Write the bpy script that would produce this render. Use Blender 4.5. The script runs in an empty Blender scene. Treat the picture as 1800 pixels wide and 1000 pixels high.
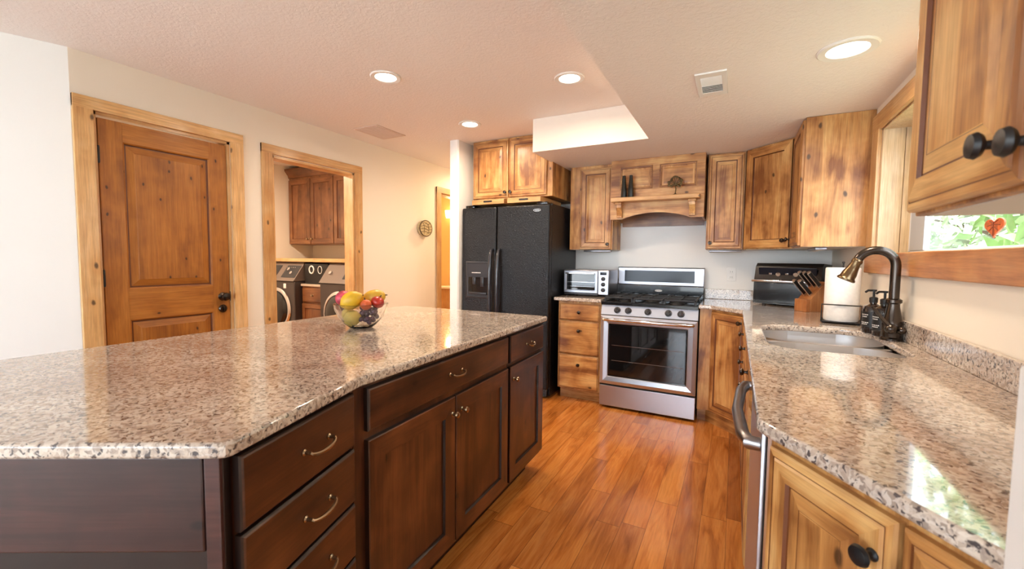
import bpy, bmesh, math, random
from mathutils import Vector, Matrix
R = math.radians
C = bpy.context.scene.collection
S = bpy.context.scene
random.seed(7)

# ------------------------------------------------------------------ camera
cam_d = bpy.data.cameras.new('camera')
cam = bpy.data.objects.new('camera', cam_d); C.objects.link(cam); S.camera = cam
_yaw, _pit, _rol = 0.4879, 0.0601, 0.0097
_F = Vector((-math.sin(_yaw)*math.cos(_pit), math.cos(_yaw)*math.cos(_pit), -math.sin(_pit)))
_R = Vector((math.cos(_yaw), math.sin(_yaw), 0)); _U = _R.cross(_F)
_R2 = _R*math.cos(_rol)+_U*math.sin(_rol); _U2 = _U*math.cos(_rol)-_R*math.sin(_rol)
_M = Matrix((_R2, _U2, -_F)).transposed().to_4x4(); _M.translation = (1.0014, -4.216, 1.274)
cam.matrix_world = _M
cam_d.sensor_width = 36; cam_d.lens = 748.26*36/1800
cam_d.shift_x = 0.00284; cam_d.shift_y = -0.00066
cam_d.clip_start = 0.02
cam_d.dof.use_dof = True; cam_d.dof.focus_distance = 2.6; cam_d.dof.aperture_fstop = 5.0

# ------------------------------------------------------------------ world, light, exposure
S.view_settings.view_transform = 'Standard'; S.view_settings.look = 'None'
S.view_settings.exposure = 0.88; S.view_settings.gamma = 1.0
W = bpy.data.worlds.new('daylight'); S.world = W; W.use_nodes = True
bg = W.node_tree.nodes['Background']; bg.inputs[0].default_value = (0.76, 0.88, 1.0, 1); bg.inputs[1].default_value = 6.0
LAMP_W = 7.0

sun_d = bpy.data.lights.new('sun', 'SUN'); sun_d.energy = 7.0; sun_d.angle = R(1); sun_d.color = (1, .97, .92)
sun = bpy.data.objects.new('sun', sun_d); C.objects.link(sun)
sun.rotation_euler = Vector((.3, .7, -1.4)).to_track_quat('-Z', 'Y').to_euler()
def portal(loc, rot, sx, sy):
    d = bpy.data.lights.new('window_portal', 'AREA'); d.shape = 'RECTANGLE'; d.size = sx; d.size_y = sy
    d.cycles.is_portal = True
    o = bpy.data.objects.new('window_portal', d); C.objects.link(o); o.location = loc; o.rotation_euler = rot
    return o
portal((1.93, -2.05, 1.65), (0, R(90), 0), 0.68, 1.72)       # kitchen window, looking -x
portal((-1.3, -8.62, 1.2), (R(90), 0, 0), 5.6, 2.1)          # glazed wall behind the camera, looking +y

# ------------------------------------------------------------------ materials
def lin(c):
    return tuple(((v/255)/12.92 if v/255 <= .04045 else ((v/255+.055)/1.055)**2.4) for v in c)+(1,)
class NT:
    def __init__(s, name):
        s.m = bpy.data.materials.new(name); s.m.use_nodes = True
        s.t = s.m.node_tree; s.b = s.t.nodes['Principled BSDF']
    def n(s, typ, **kw):
        x = s.t.nodes.new(typ)
        for k, v in kw.items():
            if k.startswith('_'): setattr(x, k[1:], v)
            else:
                key = int(k[1:]) if k[0] == 'i' and k[1:].isdigit() else k.replace('_', ' ')
                s.put(x.inputs[key], v)
        return x
    def put(s, sock, v):
        if isinstance(v, bpy.types.NodeSocket): s.t.links.new(v, sock)
        else: sock.default_value = v
    def math(s, op, a, b=0.0, c=0.0):
        x = s.t.nodes.new('ShaderNodeMath'); x.operation = op
        s.put(x.inputs[0], a); s.put(x.inputs[1], b); s.put(x.inputs[2], c); return x.outputs[0]
    def ramp(s, fac, stops, interp='LINEAR'):
        x = s.t.nodes.new('ShaderNodeValToRGB'); x.color_ramp.interpolation = interp
        e = x.color_ramp.elements
        while len(e) < len(stops): e.new(0.5)
        for el, (p, c) in zip(e, stops):
            el.position = p; el.color = c if len(c) == 4 else lin(c)
        s.put(x.inputs[0], fac); return x.outputs[0]
    def mix(s, fac, a, b, mode='MIX'):
        x = s.t.nodes.new('ShaderNodeMix'); x.data_type = 'RGBA'; x.blend_type = mode
        s.put(x.inputs[0], fac); s.put(x.inputs[6], a); s.put(x.inputs[7], b); return x.outputs[2]
    def bump(s, h, strength, dist=0.002):
        x = s.n('ShaderNodeBump', Strength=strength, Distance=dist, Height=h)
        s.t.links.new(x.outputs[0], s.b.inputs['Normal'])
    def set(s, **kw):
        for k, v in kw.items(): s.put(s.b.inputs[k.replace('_', ' ')], v)
        return s.m
    def coords(s, rnd=True):
        tc = s.n('ShaderNodeTexCoord').outputs['Object']
        if not rnd: return tc
        oi = s.n('ShaderNodeObjectInfo').outputs['Random']
        v = s.n('ShaderNodeVectorMath', _operation='SCALE', i0=(13.1, 7.7, 3.9)); s.put(v.inputs['Scale'], oi)
        a = s.n('ShaderNodeVectorMath', _operation='ADD', i0=tc, i1=v.outputs[0]); return a.outputs[0]
BLK, WHT = (0, 0, 0, 1), (1, 1, 1, 1)

def wood(name, dark, mid, light, axis='z', rough=.38, knots=.5, coat=.25, bold=1.0, kscale=1.0):
    t = NT(name); co = t.coords()
    along, across = 1.0, 9.0
    sc = (across, across, along) if axis == 'z' else (along, along, across) if axis == 'h' else (across, along, across)
    mp = t.n('ShaderNodeMapping', Vector=co, Scale=sc).outputs[0]
    sx = t.n('ShaderNodeSeparateXYZ', Vector=co).outputs
    ks = (5.2, 3.0) if axis == 'z' else (3.0, 5.2)
    kco = t.n('ShaderNodeCombineXYZ', X=t.math('MULTIPLY', t.math('ADD', sx[0], sx[1]), ks[0]*kscale), Y=t.math('MULTIPLY', sx[2], ks[1]*kscale)).outputs[0]
    n1 = t.n('ShaderNodeTexNoise', Vector=mp, Scale=1.3, Detail=5.0, Roughness=.6, Distortion=.9).outputs[0]
    mp2 = t.n('ShaderNodeMapping', Vector=co, Scale=tuple(v*(9 if v > 1 else 3) for v in sc)).outputs[0]
    n2 = t.n('ShaderNodeTexNoise', Vector=mp2, Scale=1.6, Detail=3.0, Roughness=.7).outputs[0]
    n3 = t.n('ShaderNodeTexNoise', Vector=co, Scale=4.5, Detail=3.0, Roughness=.55, Distortion=.4).outputs[0]
    f = t.math('ADD', t.math('MULTIPLY', n1, .55), t.math('MULTIPLY', n3, .45))
    w = .17/bold
    col = t.ramp(f, [(.5-w, dark), (.5, mid), (.5+w*.95, light)])
    col = t.mix(.45, col, t.ramp(n2, [(.3, (150, 120, 100)), (.65, (255, 255, 255))]), 'MULTIPLY')
    oi = t.n('ShaderNodeObjectInfo').outputs['Random']
    tone = t.ramp(oi, [(0, (222, 214, 208)), (1, (255, 255, 255))])
    col = t.mix(1, col, tone, 'MULTIPLY')
    if knots:
        wob = t.n('ShaderNodeVectorMath', _operation='ADD', i0=kco)
        nz = t.n('ShaderNodeTexNoise', Vector=co, Scale=14.0, Detail=2.0)
        sv = t.n('ShaderNodeVectorMath', _operation='SCALE', i0=nz.outputs[1]); sv.inputs['Scale'].default_value = .10
        t.put(wob.inputs[1], sv.outputs[0])
        vo = t.n('ShaderNodeTexVoronoi', _voronoi_dimensions='2D', Vector=wob.outputs[0], Scale=1.0)
        core = t.ramp(vo.outputs['Distance'], [(.030, WHT), (.062, BLK)])
        halo = t.ramp(vo.outputs['Distance'], [(.04, WHT), (.26, BLK)], 'EASE')
        sp = t.n('ShaderNodeSeparateColor', Color=vo.outputs['Color']).outputs[0]
        on = t.math('GREATER_THAN', sp, 1-knots)
        col = t.mix(t.math('MULTIPLY', t.math('MULTIPLY', halo, on), .45), col, lin(dark))
        col = t.mix(t.math('MULTIPLY', t.math('MULTIPLY', core, on), .85), col, lin(tuple(v*.32 for v in dark)))
    t.bump(n2, .05, .001)
    return t.set(Base_Color=col, Roughness=rough, Coat_Weight=coat, Coat_Roughness=.18)

def plain(name, c, rough=.5, metal=0.0, noise=0.0, nscale=40, coat=0.0, bump=0.0, **kw):
    t = NT(name); col = lin(c)
    if noise or bump:
        n = t.n('ShaderNodeTexNoise', Vector=t.coords(), Scale=nscale, Detail=3.0).outputs[0]
        if noise:
            col = t.mix(1, col, t.ramp(n, [(.3, (255*(1-noise),)*3), (.7, (255, 255, 255))]), 'MULTIPLY')
        if bump: t.bump(n, bump, .002)
    return t.set(Base_Color=col, Roughness=rough, Metallic=metal, Coat_Weight=coat, **kw)

def emit(name, c, s):
    t = NT(name); return t.set(Base_Color=lin(c), Emission_Color=lin(c), Emission_Strength=s)

def granite():
    t = NT('granite'); co = t.coords(False)
    wv = t.n('ShaderNodeTexNoise', Vector=co, Scale=40.0, Detail=2.0)
    sv = t.n('ShaderNodeVectorMath', _operation='SCALE', i0=wv.outputs[1]); sv.inputs['Scale'].default_value = .025
    cw = t.n('ShaderNodeVectorMath', _operation='ADD', i0=co, i1=sv.outputs[0]).outputs[0]
    big = t.n('ShaderNodeTexNoise', Vector=co, Scale=5.0, Detail=3.0, Distortion=.5).outputs[0]
    col = t.ramp(big, [(.32, (194, 178, 166)), (.5, (208, 196, 184)), (.68, (222, 212, 200))])
    v1 = t.n('ShaderNodeTexVoronoi', Vector=cw, Scale=130.0)
    cell = t.n('ShaderNodeSeparateColor', Color=v1.outputs['Color']).outputs
    col = t.mix(.75, col, t.ramp(cell[0], [(0, (146, 130, 122)), (.25, (214, 200, 188)), (.6, (252, 246, 238)), (.95, (255, 255, 255))]), 'MULTIPLY')
    g = t.n('ShaderNodeTexNoise', Vector=cw, Scale=80.0, Detail=4.0, Roughness=.6).outputs[0]
    col = t.mix(t.math('MULTIPLY', t.ramp(g, [(.53, BLK), (.66, WHT)]), .5), col, lin((142, 128, 124)))
    g3 = t.n('ShaderNodeTexNoise', Vector=cw, Scale=52.0, Detail=3.0, Roughness=.6).outputs[0]
    col = t.mix(t.math('MULTIPLY', t.ramp(g3, [(.60, BLK), (.68, WHT)]), .5), col, lin((130, 106, 92)))
    g2 = t.n('ShaderNodeTexNoise', Vector=cw, Scale=105.0, Detail=2.0, Roughness=.5, Distortion=.3).outputs[0]
    d = t.math('MULTIPLY', t.ramp(g2, [(.58, BLK), (.63, WHT)]), .9)
    col = t.mix(d, col, lin((62, 56, 60)))
    return t.set(Base_Color=col, Roughness=.09, Coat_Weight=.5, Coat_Roughness=.03)

def floor_mat():
    t = NT('oak_floor'); co = t.coords(False)
    s = t.n('ShaderNodeSeparateXYZ', Vector=co).outputs
    px = t.math('DIVIDE', s[0], .112); ix = t.math('FLOOR', px); fx = t.math('FRACT', px)
    r1 = t.n('ShaderNodeTexWhiteNoise', _noise_dimensions='1D', W=ix).outputs[0]
    py = t.math('ADD', t.math('DIVIDE', s[1], 1.1), t.math('MULTIPLY', r1, 7.3)); iy = t.math('FLOOR', py); fy = t.math('FRACT', py)
    idv = t.n('ShaderNodeCombineXYZ', X=ix, Y=iy).outputs[0]
    rid = t.n('ShaderNodeTexWhiteNoise', _noise_dimensions='2D', Vector=idv)
    off = t.n('ShaderNodeVectorMath', _operation='SCALE', i0=rid.outputs[1]); off.inputs['Scale'].default_value = 9
    cc = t.n('ShaderNodeVectorMath', _operation='ADD', i0=co, i1=off.outputs[0]).outputs[0]
    mp = t.n('ShaderNodeMapping', Vector=cc, Scale=(9, 1.1, 1)).outputs[0]
    n1 = t.n('ShaderNodeTexNoise', Vector=mp, Scale=1.6, Detail=5.0, Roughness=.6, Distortion=1.2).outputs[0]
    mp2 = t.n('ShaderNodeMapping', Vector=cc, Scale=(90, 5, 1)).outputs[0]
    n2 = t.n('ShaderNodeTexNoise', Vector=mp2, Scale=1.5, Detail=3.0).outputs[0]
    col = t.ramp(n1, [(.26, (150, 88, 38)), (.45, (202, 130, 62)), (.62, (220, 152, 80)), (.82, (172, 104, 48))])
    col = t.mix(.28, col, t.ramp(n2, [(.3, (160, 120, 95)), (.6, (255, 255, 255))]), 'MULTIPLY')
    col = t.mix(.9, col, t.ramp(rid.outputs[0], [(0, (196, 172, 158)), (.35, (232, 220, 206)), (.7, (255, 240, 220)), (1, (255, 255, 255))]), 'MULTIPLY')
    gx = t.math('MINIMUM', fx, t.math('SUBTRACT', 1.0, fx)); gy = t.math('MINIMUM', fy, t.math('SUBTRACT', 1.0, fy))
    seam = t.math('MAXIMUM', t.math('LESS_THAN', gx, .012), t.math('LESS_THAN', gy, .0016))
    col = t.mix(t.math('MULTIPLY', seam, .6), col, lin((70, 34, 16)))
    t.bump(t.math('SUBTRACT', t.math('MULTIPLY', n2, .3), seam), .12, .002)
    return t.set(Base_Color=col, Roughness=.22, Coat_Weight=.35, Coat_Roughness=.14)

def ceiling_mat():
    t = NT('knockdown_ceiling'); co = t.coords(False)
    n = t.n('ShaderNodeTexNoise', Vector=co, Scale=55.0, Detail=4.0, Roughness=.55, Distortion=.6).outputs[0]
    h = t.ramp(n, [(.42, BLK), (.58, WHT)])
    t.bump(h, .22, .004)
    return t.set(Base_Color=lin((242, 234, 228)), Roughness=.85)

def wall_mat(name, c):
    t = NT(name); n = t.n('ShaderNodeTexNoise', Vector=t.coords(False), Scale=120.0, Detail=2.0).outputs[0]
    t.bump(n, .06, .001); return t.set(Base_Color=lin(c), Roughness=.7)

def steel(name='stainless', c=(190, 192, 200), rough=.34):
    t = NT(name); mp = t.n('ShaderNodeMapping', Vector=t.coords(), Scale=(2, 2, 260)).outputs[0]
    n = t.n('ShaderNodeTexNoise', Vector=mp, Scale=2.0, Detail=2.0).outputs[0]
    t.bump(n, .22, .0006)
    return t.set(Base_Color=lin(c), Metallic=1.0, Roughness=rough)

def pane_mat(name='window_pane', tint=(255, 255, 255), k=.06):
    m = bpy.data.materials.new(name); m.use_nodes = True; t = m.node_tree; t.nodes.clear()
    o = t.nodes.new('ShaderNodeOutputMaterial'); mx = t.nodes.new('ShaderNodeMixShader')
    a = t.nodes.new('ShaderNodeBsdfTransparent'); a.inputs[0].default_value = lin(tint)
    g = t.nodes.new('ShaderNodeBsdfGlossy'); g.inputs['Roughness'].default_value = .02
    mx.inputs[0].default_value = k
    t.links.new(a.outputs[0], mx.inputs[1]); t.links.new(g.outputs[0], mx.inputs[2]); t.links.new(mx.outputs[0], o.inputs[0]); return m

def black_leather():
    t = NT('textured_black'); v = t.n('ShaderNodeTexVoronoi', Vector=t.coords(), Scale=120.0).outputs[0]
    n = t.n('ShaderNodeTexNoise', Vector=t.coords(), Scale=70.0, Detail=3.0).outputs[0]
    t.bump(t.math('ADD', v, n), .55, .004)
    return t.set(Base_Color=lin((15, 15, 18)), Roughness=.28, Specular_IOR_Level=.38)

M = {}
HD, HM, HL = (148, 92, 44), (212, 154, 88), (240, 194, 126)
M['alder'] = wood('honey_alder', HD, HM, HL, 'z', bold=1.6, rough=.42, coat=.12); M['alder_h'] = wood('honey_alder_rail', HD, HM, HL, 'h', knots=.35, bold=1.6, rough=.42, coat=.12)
M['glaze'] = plain('dark_glaze', (104, 56, 26), .4)
M['island'] = wood('dark_stained_alder', (42, 21, 11), (82, 45, 24), (120, 70, 39), 'z', rough=.36, knots=.3, bold=1.2)
M['island_h'] = wood('dark_stained_rail', (42, 21, 11), (82, 45, 24), (120, 70, 39), 'h', rough=.36, knots=.25, bold=1.2)
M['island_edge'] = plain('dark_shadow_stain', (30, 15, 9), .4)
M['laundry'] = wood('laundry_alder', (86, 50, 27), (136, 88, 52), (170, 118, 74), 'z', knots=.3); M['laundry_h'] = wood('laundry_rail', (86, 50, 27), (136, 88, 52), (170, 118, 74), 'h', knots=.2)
M['pine'] = wood('knotty_pine', (208, 152, 88), (232, 186, 124), (244, 206, 152), 'z', knots=.3, rough=.45); M['pine_h'] = wood('knotty_pine_rail', (208, 152, 88), (232, 186, 124), (244, 206, 152), 'h', knots=.3, rough=.45)
M['sillwood'] = wood('window_sill_pine', (170, 106, 56), (212, 146, 86), (230, 176, 116), 'h', knots=.2, rough=.4)
M['palepine'] = wood('pale_pine_lining', (226, 194, 142), (244, 218, 172), (250, 234, 200), 'z', knots=.15, rough=.5)
M['door'] = wood('knotty_door', (136, 78, 22), (188, 120, 42), (206, 140, 60), 'z', knots=.6, rough=.5, bold=.8, coat=.05, kscale=1.5); M['door_h'] = wood('knotty_door_rail', (136, 78, 22), (184, 116, 40), (204, 138, 58), 'h', knots=.4, rough=.5, bold=.8, coat=.05, kscale=1.5)
M['granite'] = granite(); M['floor'] = floor_mat(); M['ceiling'] = ceiling_mat()
M['wall'] = wall_mat('warm_white_paint', (240, 230, 214)); M['wall_cool'] = wall_mat('white_paint', (238, 236, 232)); M['tan'] = wall_mat('bath_paint', (238, 208, 150))
M['soffit'] = wall_mat('white_soffit_paint', (240, 230, 218))
M['steel'] = steel(); M['darksteel'] = steel('brushed_dark_steel', (150, 148, 150), .3); M['chrome'] = plain('chrome', (215, 215, 218), .12, 1.0)
M['fridge'] = black_leather(); M['black'] = plain('gloss_black', (14, 14, 16), .15, coat=.4); M['matblack'] = plain('satin_black', (22, 21, 22), .45); M['iron'] = plain('cast_iron', (24, 23, 24), .5, bump=.1, nscale=300)
M['charcoal'] = plain('charcoal_plastic', (46, 46, 50), .35); M['handle'] = plain('black_handle', (40, 42, 50), .2, coat=.5)
M['bronze'] = plain('oil_rubbed_bronze', (80, 72, 66), .24, .95); M['copper'] = plain('warm_bronze', (118, 98, 72), .3, 1.0)
M['nickel'] = plain('aged_nickel', (160, 138, 112), .25, 1.0)
M['sinksteel'] = steel('sink_steel', (224, 223, 223), .33); M['bounce_carpet'] = plain('pale_bounce_carpet', (206, 202, 196), .95, noise=.1, nscale=200, bump=.3)
M['dial'] = plain('dial_grey', (74, 72, 72), .3, .8)
M['white'] = plain('white_plastic', (236, 234, 230), .4); M['paper'] = plain('paper_towel', (246, 243, 238), .9, noise=.04, nscale=60, bump=.2)
M['pane'] = pane_mat(); M['oven'] = plain('oven_glass', (16, 18, 20), .06, coat=.6); M['vinyl'] = plain('white_vinyl', (226, 228, 232), .4); M['screen'] = plain('grey_vinyl', (176, 180, 188), .5)
M['glass'] = NT('clear_glass').set(Base_Color=(1, 1, 1, 1), Roughness=0.0, Transmission_Weight=1.0, IOR=1.45)
M['lens'] = emit('lamp_lens', (255, 244, 226), 9.0); M['sconce'] = emit('warm_shade', (255, 214, 140), 5.0)
M['lemon'] = plain('lemon_skin', (236, 186, 40), .42, noise=.12, nscale=30, bump=.15); M['mango'] = plain('mango_skin', (238, 188, 60), .4, noise=.15, nscale=14); M['pale_lemon'] = plain('pale_lemon_skin', (228, 196, 96), .45, noise=.1, nscale=20, bump=.1)
M['apple'] = plain('apple_skin', (196, 50, 34), .3, noise=.35, nscale=12, coat=.3); M['peach'] = plain('peach_skin', (232, 104, 50), .5, noise=.3, nscale=10); M['pinkfruit'] = plain('pink_skin', (226, 76, 96), .45, noise=.3, nscale=40, bump=.3)
M['grape'] = plain('grape_skin', (92, 52, 84), .3, noise=.3, nscale=20, coat=.3); M['stem'] = plain('stem_brown', (84, 60, 34), .7)
M['knifewood'] = wood('block_wood', (134, 74, 36), (184, 116, 64), (206, 146, 92), 'z', knots=0)
M['washer'] = plain('graphite_metal', (84, 76, 74), .32, .55); M['washer_panel'] = plain('graphite_panel', (128, 112, 102), .4, .2)
M['bounce_ground'] = plain('pale_bounce_ground', (214, 212, 208), .9, noise=.1, nscale=6); M['leafA'] = plain('leaf_green_overexposed', (176, 212, 140), .6, noise=.4, nscale=3); M['leafB'] = plain('leaf_overexposed', (220, 234, 200), .6, noise=.4, nscale=3); M['bark'] = plain('bark', (92, 76, 60), .9, noise=.4, nscale=12)  # leaf colours paler than real leaves, overexposure put into the colour
M['lawn'] = plain('lawn_green', (150, 158, 128), .9, noise=.35, nscale=2)
M['orange'] = plain('orange_stained_glass', (206, 98, 46), .35, noise=.35, nscale=60); M['orange_dark'] = plain('leaf_veins', (110, 44, 20), .5)
M['vase'] = plain('dark_green_glaze', (30, 36, 32), .3, noise=.3, nscale=30); M['wire'] = plain('antique_wire', (84, 66, 34), .45, .6)
M['woven'] = plain('carved_plaque', (232, 212, 166), .8, noise=.4, nscale=70, bump=.4); M['woven_dark'] = plain('plaque_dark', (92, 72, 46), .8)
M['amber'] = plain('amber_black_glass', (34, 24, 22), .1, coat=.5); M['basin'] = plain('white_porcelain', (240, 232, 216), .2)
M['ventgrey'] = plain('vent_shadow', (92, 92, 94), .6); M['blueled'] = plain('dark_display', (22, 25, 36), .12, Specular_IOR_Level=.3)
M['under'] = plain('pale_melamine', (226, 220, 206), .5)

M['end_gloss'] = wood('maroon_panel', (50, 28, 27), (72, 42, 39), (92, 54, 48), 'h', rough=.3, knots=.15, coat=.2)
M['ceil_grille'] = plain('beige_grille', (222, 203, 190), .7); M['nickel_top'] = plain('pale_laminate', (196, 176, 156), .4); M['mirror'] = plain('mirror_glass', (220, 220, 220), .02, 1.0)

# ------------------------------------------------------------------ mesh building
class MB:
    def __init__(s): s.v = []; s.f = []; s.m = []
    def add(s, vs, fs, mat=0, mtx=None):
        k = len(s.v); s.v += [(mtx @ Vector(v)) if mtx else Vector(v) for v in vs]
        for i, f in enumerate(fs):
            s.f.append([k+j for j in f]); s.m.append(mat[i] if isinstance(mat, list) else mat)
        return s
    def bm(s, b, mat=0, mtx=None):
        b.verts.index_update(); s.add([v.co.copy() for v in b.verts], [[v.index for v in f.verts] for f in b.faces], mat, mtx); b.free(); return s
    def box(s, x0, x1, y0, y1, z0, z1, mat=0, bev=0.0, mtx=None, seg=2):
        b = bmesh.new(); bmesh.ops.create_cube(b, size=1)
        for v in b.verts: v.co = Vector(((x0+x1)/2+v.co.x*(x1-x0), (y0+y1)/2+v.co.y*(y1-y0), (z0+z1)/2+v.co.z*(z1-z0)))
        if bev: bmesh.ops.bevel(b, geom=list(b.edges), offset=min(bev, abs(x1-x0)*.45, abs(y1-y0)*.45, abs(z1-z0)*.45), segments=seg, profile=.5, affect='EDGES')
        return s.bm(b, mat, mtx)
    def prism(s, poly, z0, z1, mat=0, bev=0.0, mtx=None, seg=2):
        b = bmesh.new(); vs = [b.verts.new((x, y, z0)) for x, y in poly]; f = b.faces.new(vs)
        if f.normal.z > 0: f.normal_flip()
        r = bmesh.ops.extrude_face_region(b, geom=[f])
        for e in r['geom']:
            if isinstance(e, bmesh.types.BMVert): e.co.z = z1
        bmesh.ops.recalc_face_normals(b, faces=b.faces)
        if bev:
            es = [e for e in b.edges if abs(e.verts[0].co.z-e.verts[1].co.z) < 1e-6]
            bmesh.ops.bevel(b, geom=es, offset=bev, segments=seg, profile=.5, affect='EDGES')
        return s.bm(b, mat, mtx)
    def lathe(s, prof, mat=0, seg=24, mtx=None, caps=True):
        vs, fs = [], []
        for r, z in prof:
            for i in range(seg):
                a = 2*math.pi*i/seg; vs.append((r*math.cos(a), r*math.sin(a), z))
        for j in range(len(prof)-1):
            for i in range(seg):
                k = (i+1) % seg; fs.append([j*seg+i, j*seg+k, (j+1)*seg+k, (j+1)*seg+i])
        if caps:
            if prof[0][0] > 1e-4: fs.append(list(range(seg))[::-1])
            if prof[-1][0] > 1e-4: fs.append([(len(prof)-1)*seg+i for i in range(seg)])
        return s.add(vs, fs, mat, mtx)
    def tube(s, pts, r, mat=0, seg=8, closed=False, mtx=None):
        pts = [Vector(p) for p in pts]; n = len(pts); vs, fs = [], []
        rr = r if isinstance(r, (list, tuple)) else [r]*n
        ref = None
        for i, p in enumerate(pts):
            if closed: d = pts[(i+1) % n]-pts[i-1]
            else: d = pts[min(i+1, n-1)]-pts[max(i-1, 0)]
            d.normalize()
            if ref is None:
                ref = Vector((0, 0, 1)) if abs(d.z) < .9 else Vector((1, 0, 0))
            ref = ref-d*ref.dot(d)
            if ref.length < 1e-6: ref = d.orthogonal()
            ref.normalize(); q = d.cross(ref)
            for k in range(seg):
                a = 2*math.pi*k/seg; vs.append(p+(ref*math.cos(a)+q*math.sin(a))*rr[i])
        for i in range(n if closed else n-1):
            j = (i+1) % n
            for k in range(seg):
                l = (k+1) % seg; fs.append([i*seg+k, i*seg+l, j*seg+l, j*seg+k])
        if not closed: fs += [list(range(seg))[::-1], [(n-1)*seg+k for k in range(seg)]]
        return s.add(vs, fs, mat, mtx)
    def ball(s, c, r, mat=0, u=20, v=12, sc=(1, 1, 1), mtx=None):
        b = bmesh.new(); bmesh.ops.create_uvsphere(b, u_segments=u, v_segments=v, radius=r)
        for x in b.verts: x.co = Vector((c[0]+x.co.x*sc[0], c[1]+x.co.y*sc[1], c[2]+x.co.z*sc[2]))
        return s.bm(b, mat, mtx)
    def rect_rings(s, x0, x1, z0, z1, loops, mats, hmats=None, mtx=None):
        """nested rectangles in the xz plane facing -y: loops = (inset, y); mats per ring + cap"""
        vs, fs, ms = [], [], []
        for i, y in loops: vs += [(x0+i, y, z0+i), (x1-i, y, z0+i), (x1-i, y, z1-i), (x0+i, y, z1-i)]
        for j in range(len(loops)-1):
            for k in range(4):
                l = (k+1) % 4; fs.append([4*j+k, 4*j+l, 4*j+4+l, 4*j+4+k])
                hm = hmats[j] if hmats else mats[j]
                ms.append(hm if k % 2 == 0 else mats[j])
        j = 4*(len(loops)-1); fs.append([j, j+1, j+2, j+3]); ms.append(mats[-1])
        fs.append([3, 2, 1, 0]); ms.append(mats[0])
        return s.add(vs, fs, ms, mtx)
    def slab(s, outer, holes, z0, z1, mat=0, bev=.006):
        b = bmesh.new(); es = []
        for loop in [outer]+holes:
            vs = [b.verts.new((x, y, z0)) for x, y in loop]
            es += [b.edges.new((vs[i], vs[(i+1) % len(vs)])) for i in range(len(vs))]
        bmesh.ops.triangle_fill(b, use_beauty=True, use_dissolve=True, edges=es)
        r = bmesh.ops.extrude_face_region(b, geom=list(b.faces))
        for e in r['geom']:
            if isinstance(e, bmesh.types.BMVert): e.co.z = z1
        bmesh.ops.recalc_face_normals(b, faces=b.faces)
        if bev:
            ed = [e for e in b.edges if len(e.link_faces) == 2 and abs(e.verts[0].co.z-e.verts[1].co.z) < 1e-6 and e.calc_face_angle(0) > 1]
            bmesh.ops.bevel(b, geom=ed, offset=bev, segments=3, profile=.5, affect='EDGES')
        return s.bm(b, mat)
    def build(s, name, mats, parent=None, angle=35, loc=None, rotz=0):
        me = bpy.data.meshes.new(name); me.from_pydata([tuple(v) for v in s.v], [], s.f)
        if not isinstance(mats, (list, tuple)): mats = [mats]
        for m in mats: me.materials.append(M[m] if isinstance(m, str) else m)
        for p, mi in zip(me.polygons, s.m): p.material_index = mi; p.use_smooth = True
        b = bmesh.new(); b.from_mesh(me); bmesh.ops.remove_doubles(b, verts=b.verts, dist=1e-6); bmesh.ops.recalc_face_normals(b, faces=b.faces); b.to_mesh(me); b.free()
        me.set_sharp_from_angle(angle=R(angle))
        for p in me.polygons:
            if p.area > .004: p.use_smooth = False
        o = bpy.data.objects.new(name, me); C.objects.link(o)
        if parent: o.parent = parent
        if loc: o.location = loc
        if rotz: o.rotation_euler.z = rotz
        return o

def tag(o, label, cat, group=None):
    o['label'] = label; o['category'] = cat
    if group: o['group'] = group
    return o
def thing(name, label, cat, loc=(0, 0, 0), rotz=0, group=None):
    o = bpy.data.objects.new(name, None); C.objects.link(o); o.location = loc; o.rotation_euler.z = rotz; o.empty_display_size = .1
    return tag(o, label, cat, group)
def struct(o):
    o['kind'] = 'structure'; return o
def copy_tree(o, parent=None):
    c = o.copy(); C.objects.link(c)
    if parent: c.parent = parent
    for ch in [x for x in bpy.data.objects if x.parent == o]: copy_tree(ch, c)
    return c
def Tr(x, y, z): return Matrix.Translation((x, y, z))
def Ax(frm, to):
    """matrix taking local z axis to direction frm->to, origin at frm"""
    d = Vector(to)-Vector(frm); q = d.to_track_quat('Z', 'Y'); return Matrix.Translation(frm) @ q.to_matrix().to_4x4()
# ------------------------------------------------------------------ the room shell
H1, H2, XL, XR = 2.403, 2.139, -2.264, 1.68
ZC, ZT = .93, .90                      # worktop top and underside
def wall_grid(name, axis, a0, a1, t0, t1, z0, z1, holes, mat):
    """wall slab with rectangular openings; axis 'x' runs along x (thickness t in y), 'y' runs along y"""
    mb = MB(); A = sorted({a0, a1, *[h[0] for h in holes], *[h[1] for h in holes]}); Z = sorted({z0, z1, *[h[2] for h in holes], *[h[3] for h in holes]})
    for i in range(len(A)-1):
        for j in range(len(Z)-1):
            am, zm = (A[i]+A[i+1])/2, (Z[j]+Z[j+1])/2
            if any(h[0] < am < h[1] and h[2] < zm < h[3] for h in holes): continue
            if axis == 'x': mb.box(A[i], A[i+1], t0, t1, Z[j], Z[j+1])
            else: mb.box(t0, t1, A[i], A[i+1], Z[j], Z[j+1])
    return struct(mb.build(name, mat))
struct(MB().box(-5.6, 1.9, -8.8, 2.3, -.12, 0).build('floor', 'floor'))
struct(MB().box(-5.0, XR, -8.5, -5.1, .0, .012).build('floor_bounce_carpet', 'bounce_carpet'))  # unseen pale carpet, added to neutralise the orange bounce and brighten the steel
struct(MB().box(-5.6, 1.9, -8.8, 2.3, H1, H1+.12).build('ceiling', 'ceiling'))
mb = MB(); mb.prism([(.42, -8.5), (XR, -8.5), (XR, 0), (-.494, 0), (-.494, -1.01), (.42, -1.01)], H2, H1-.001, 0)
low = struct(mb.build('ceiling_lower', ['ceiling', 'soffit']))
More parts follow.
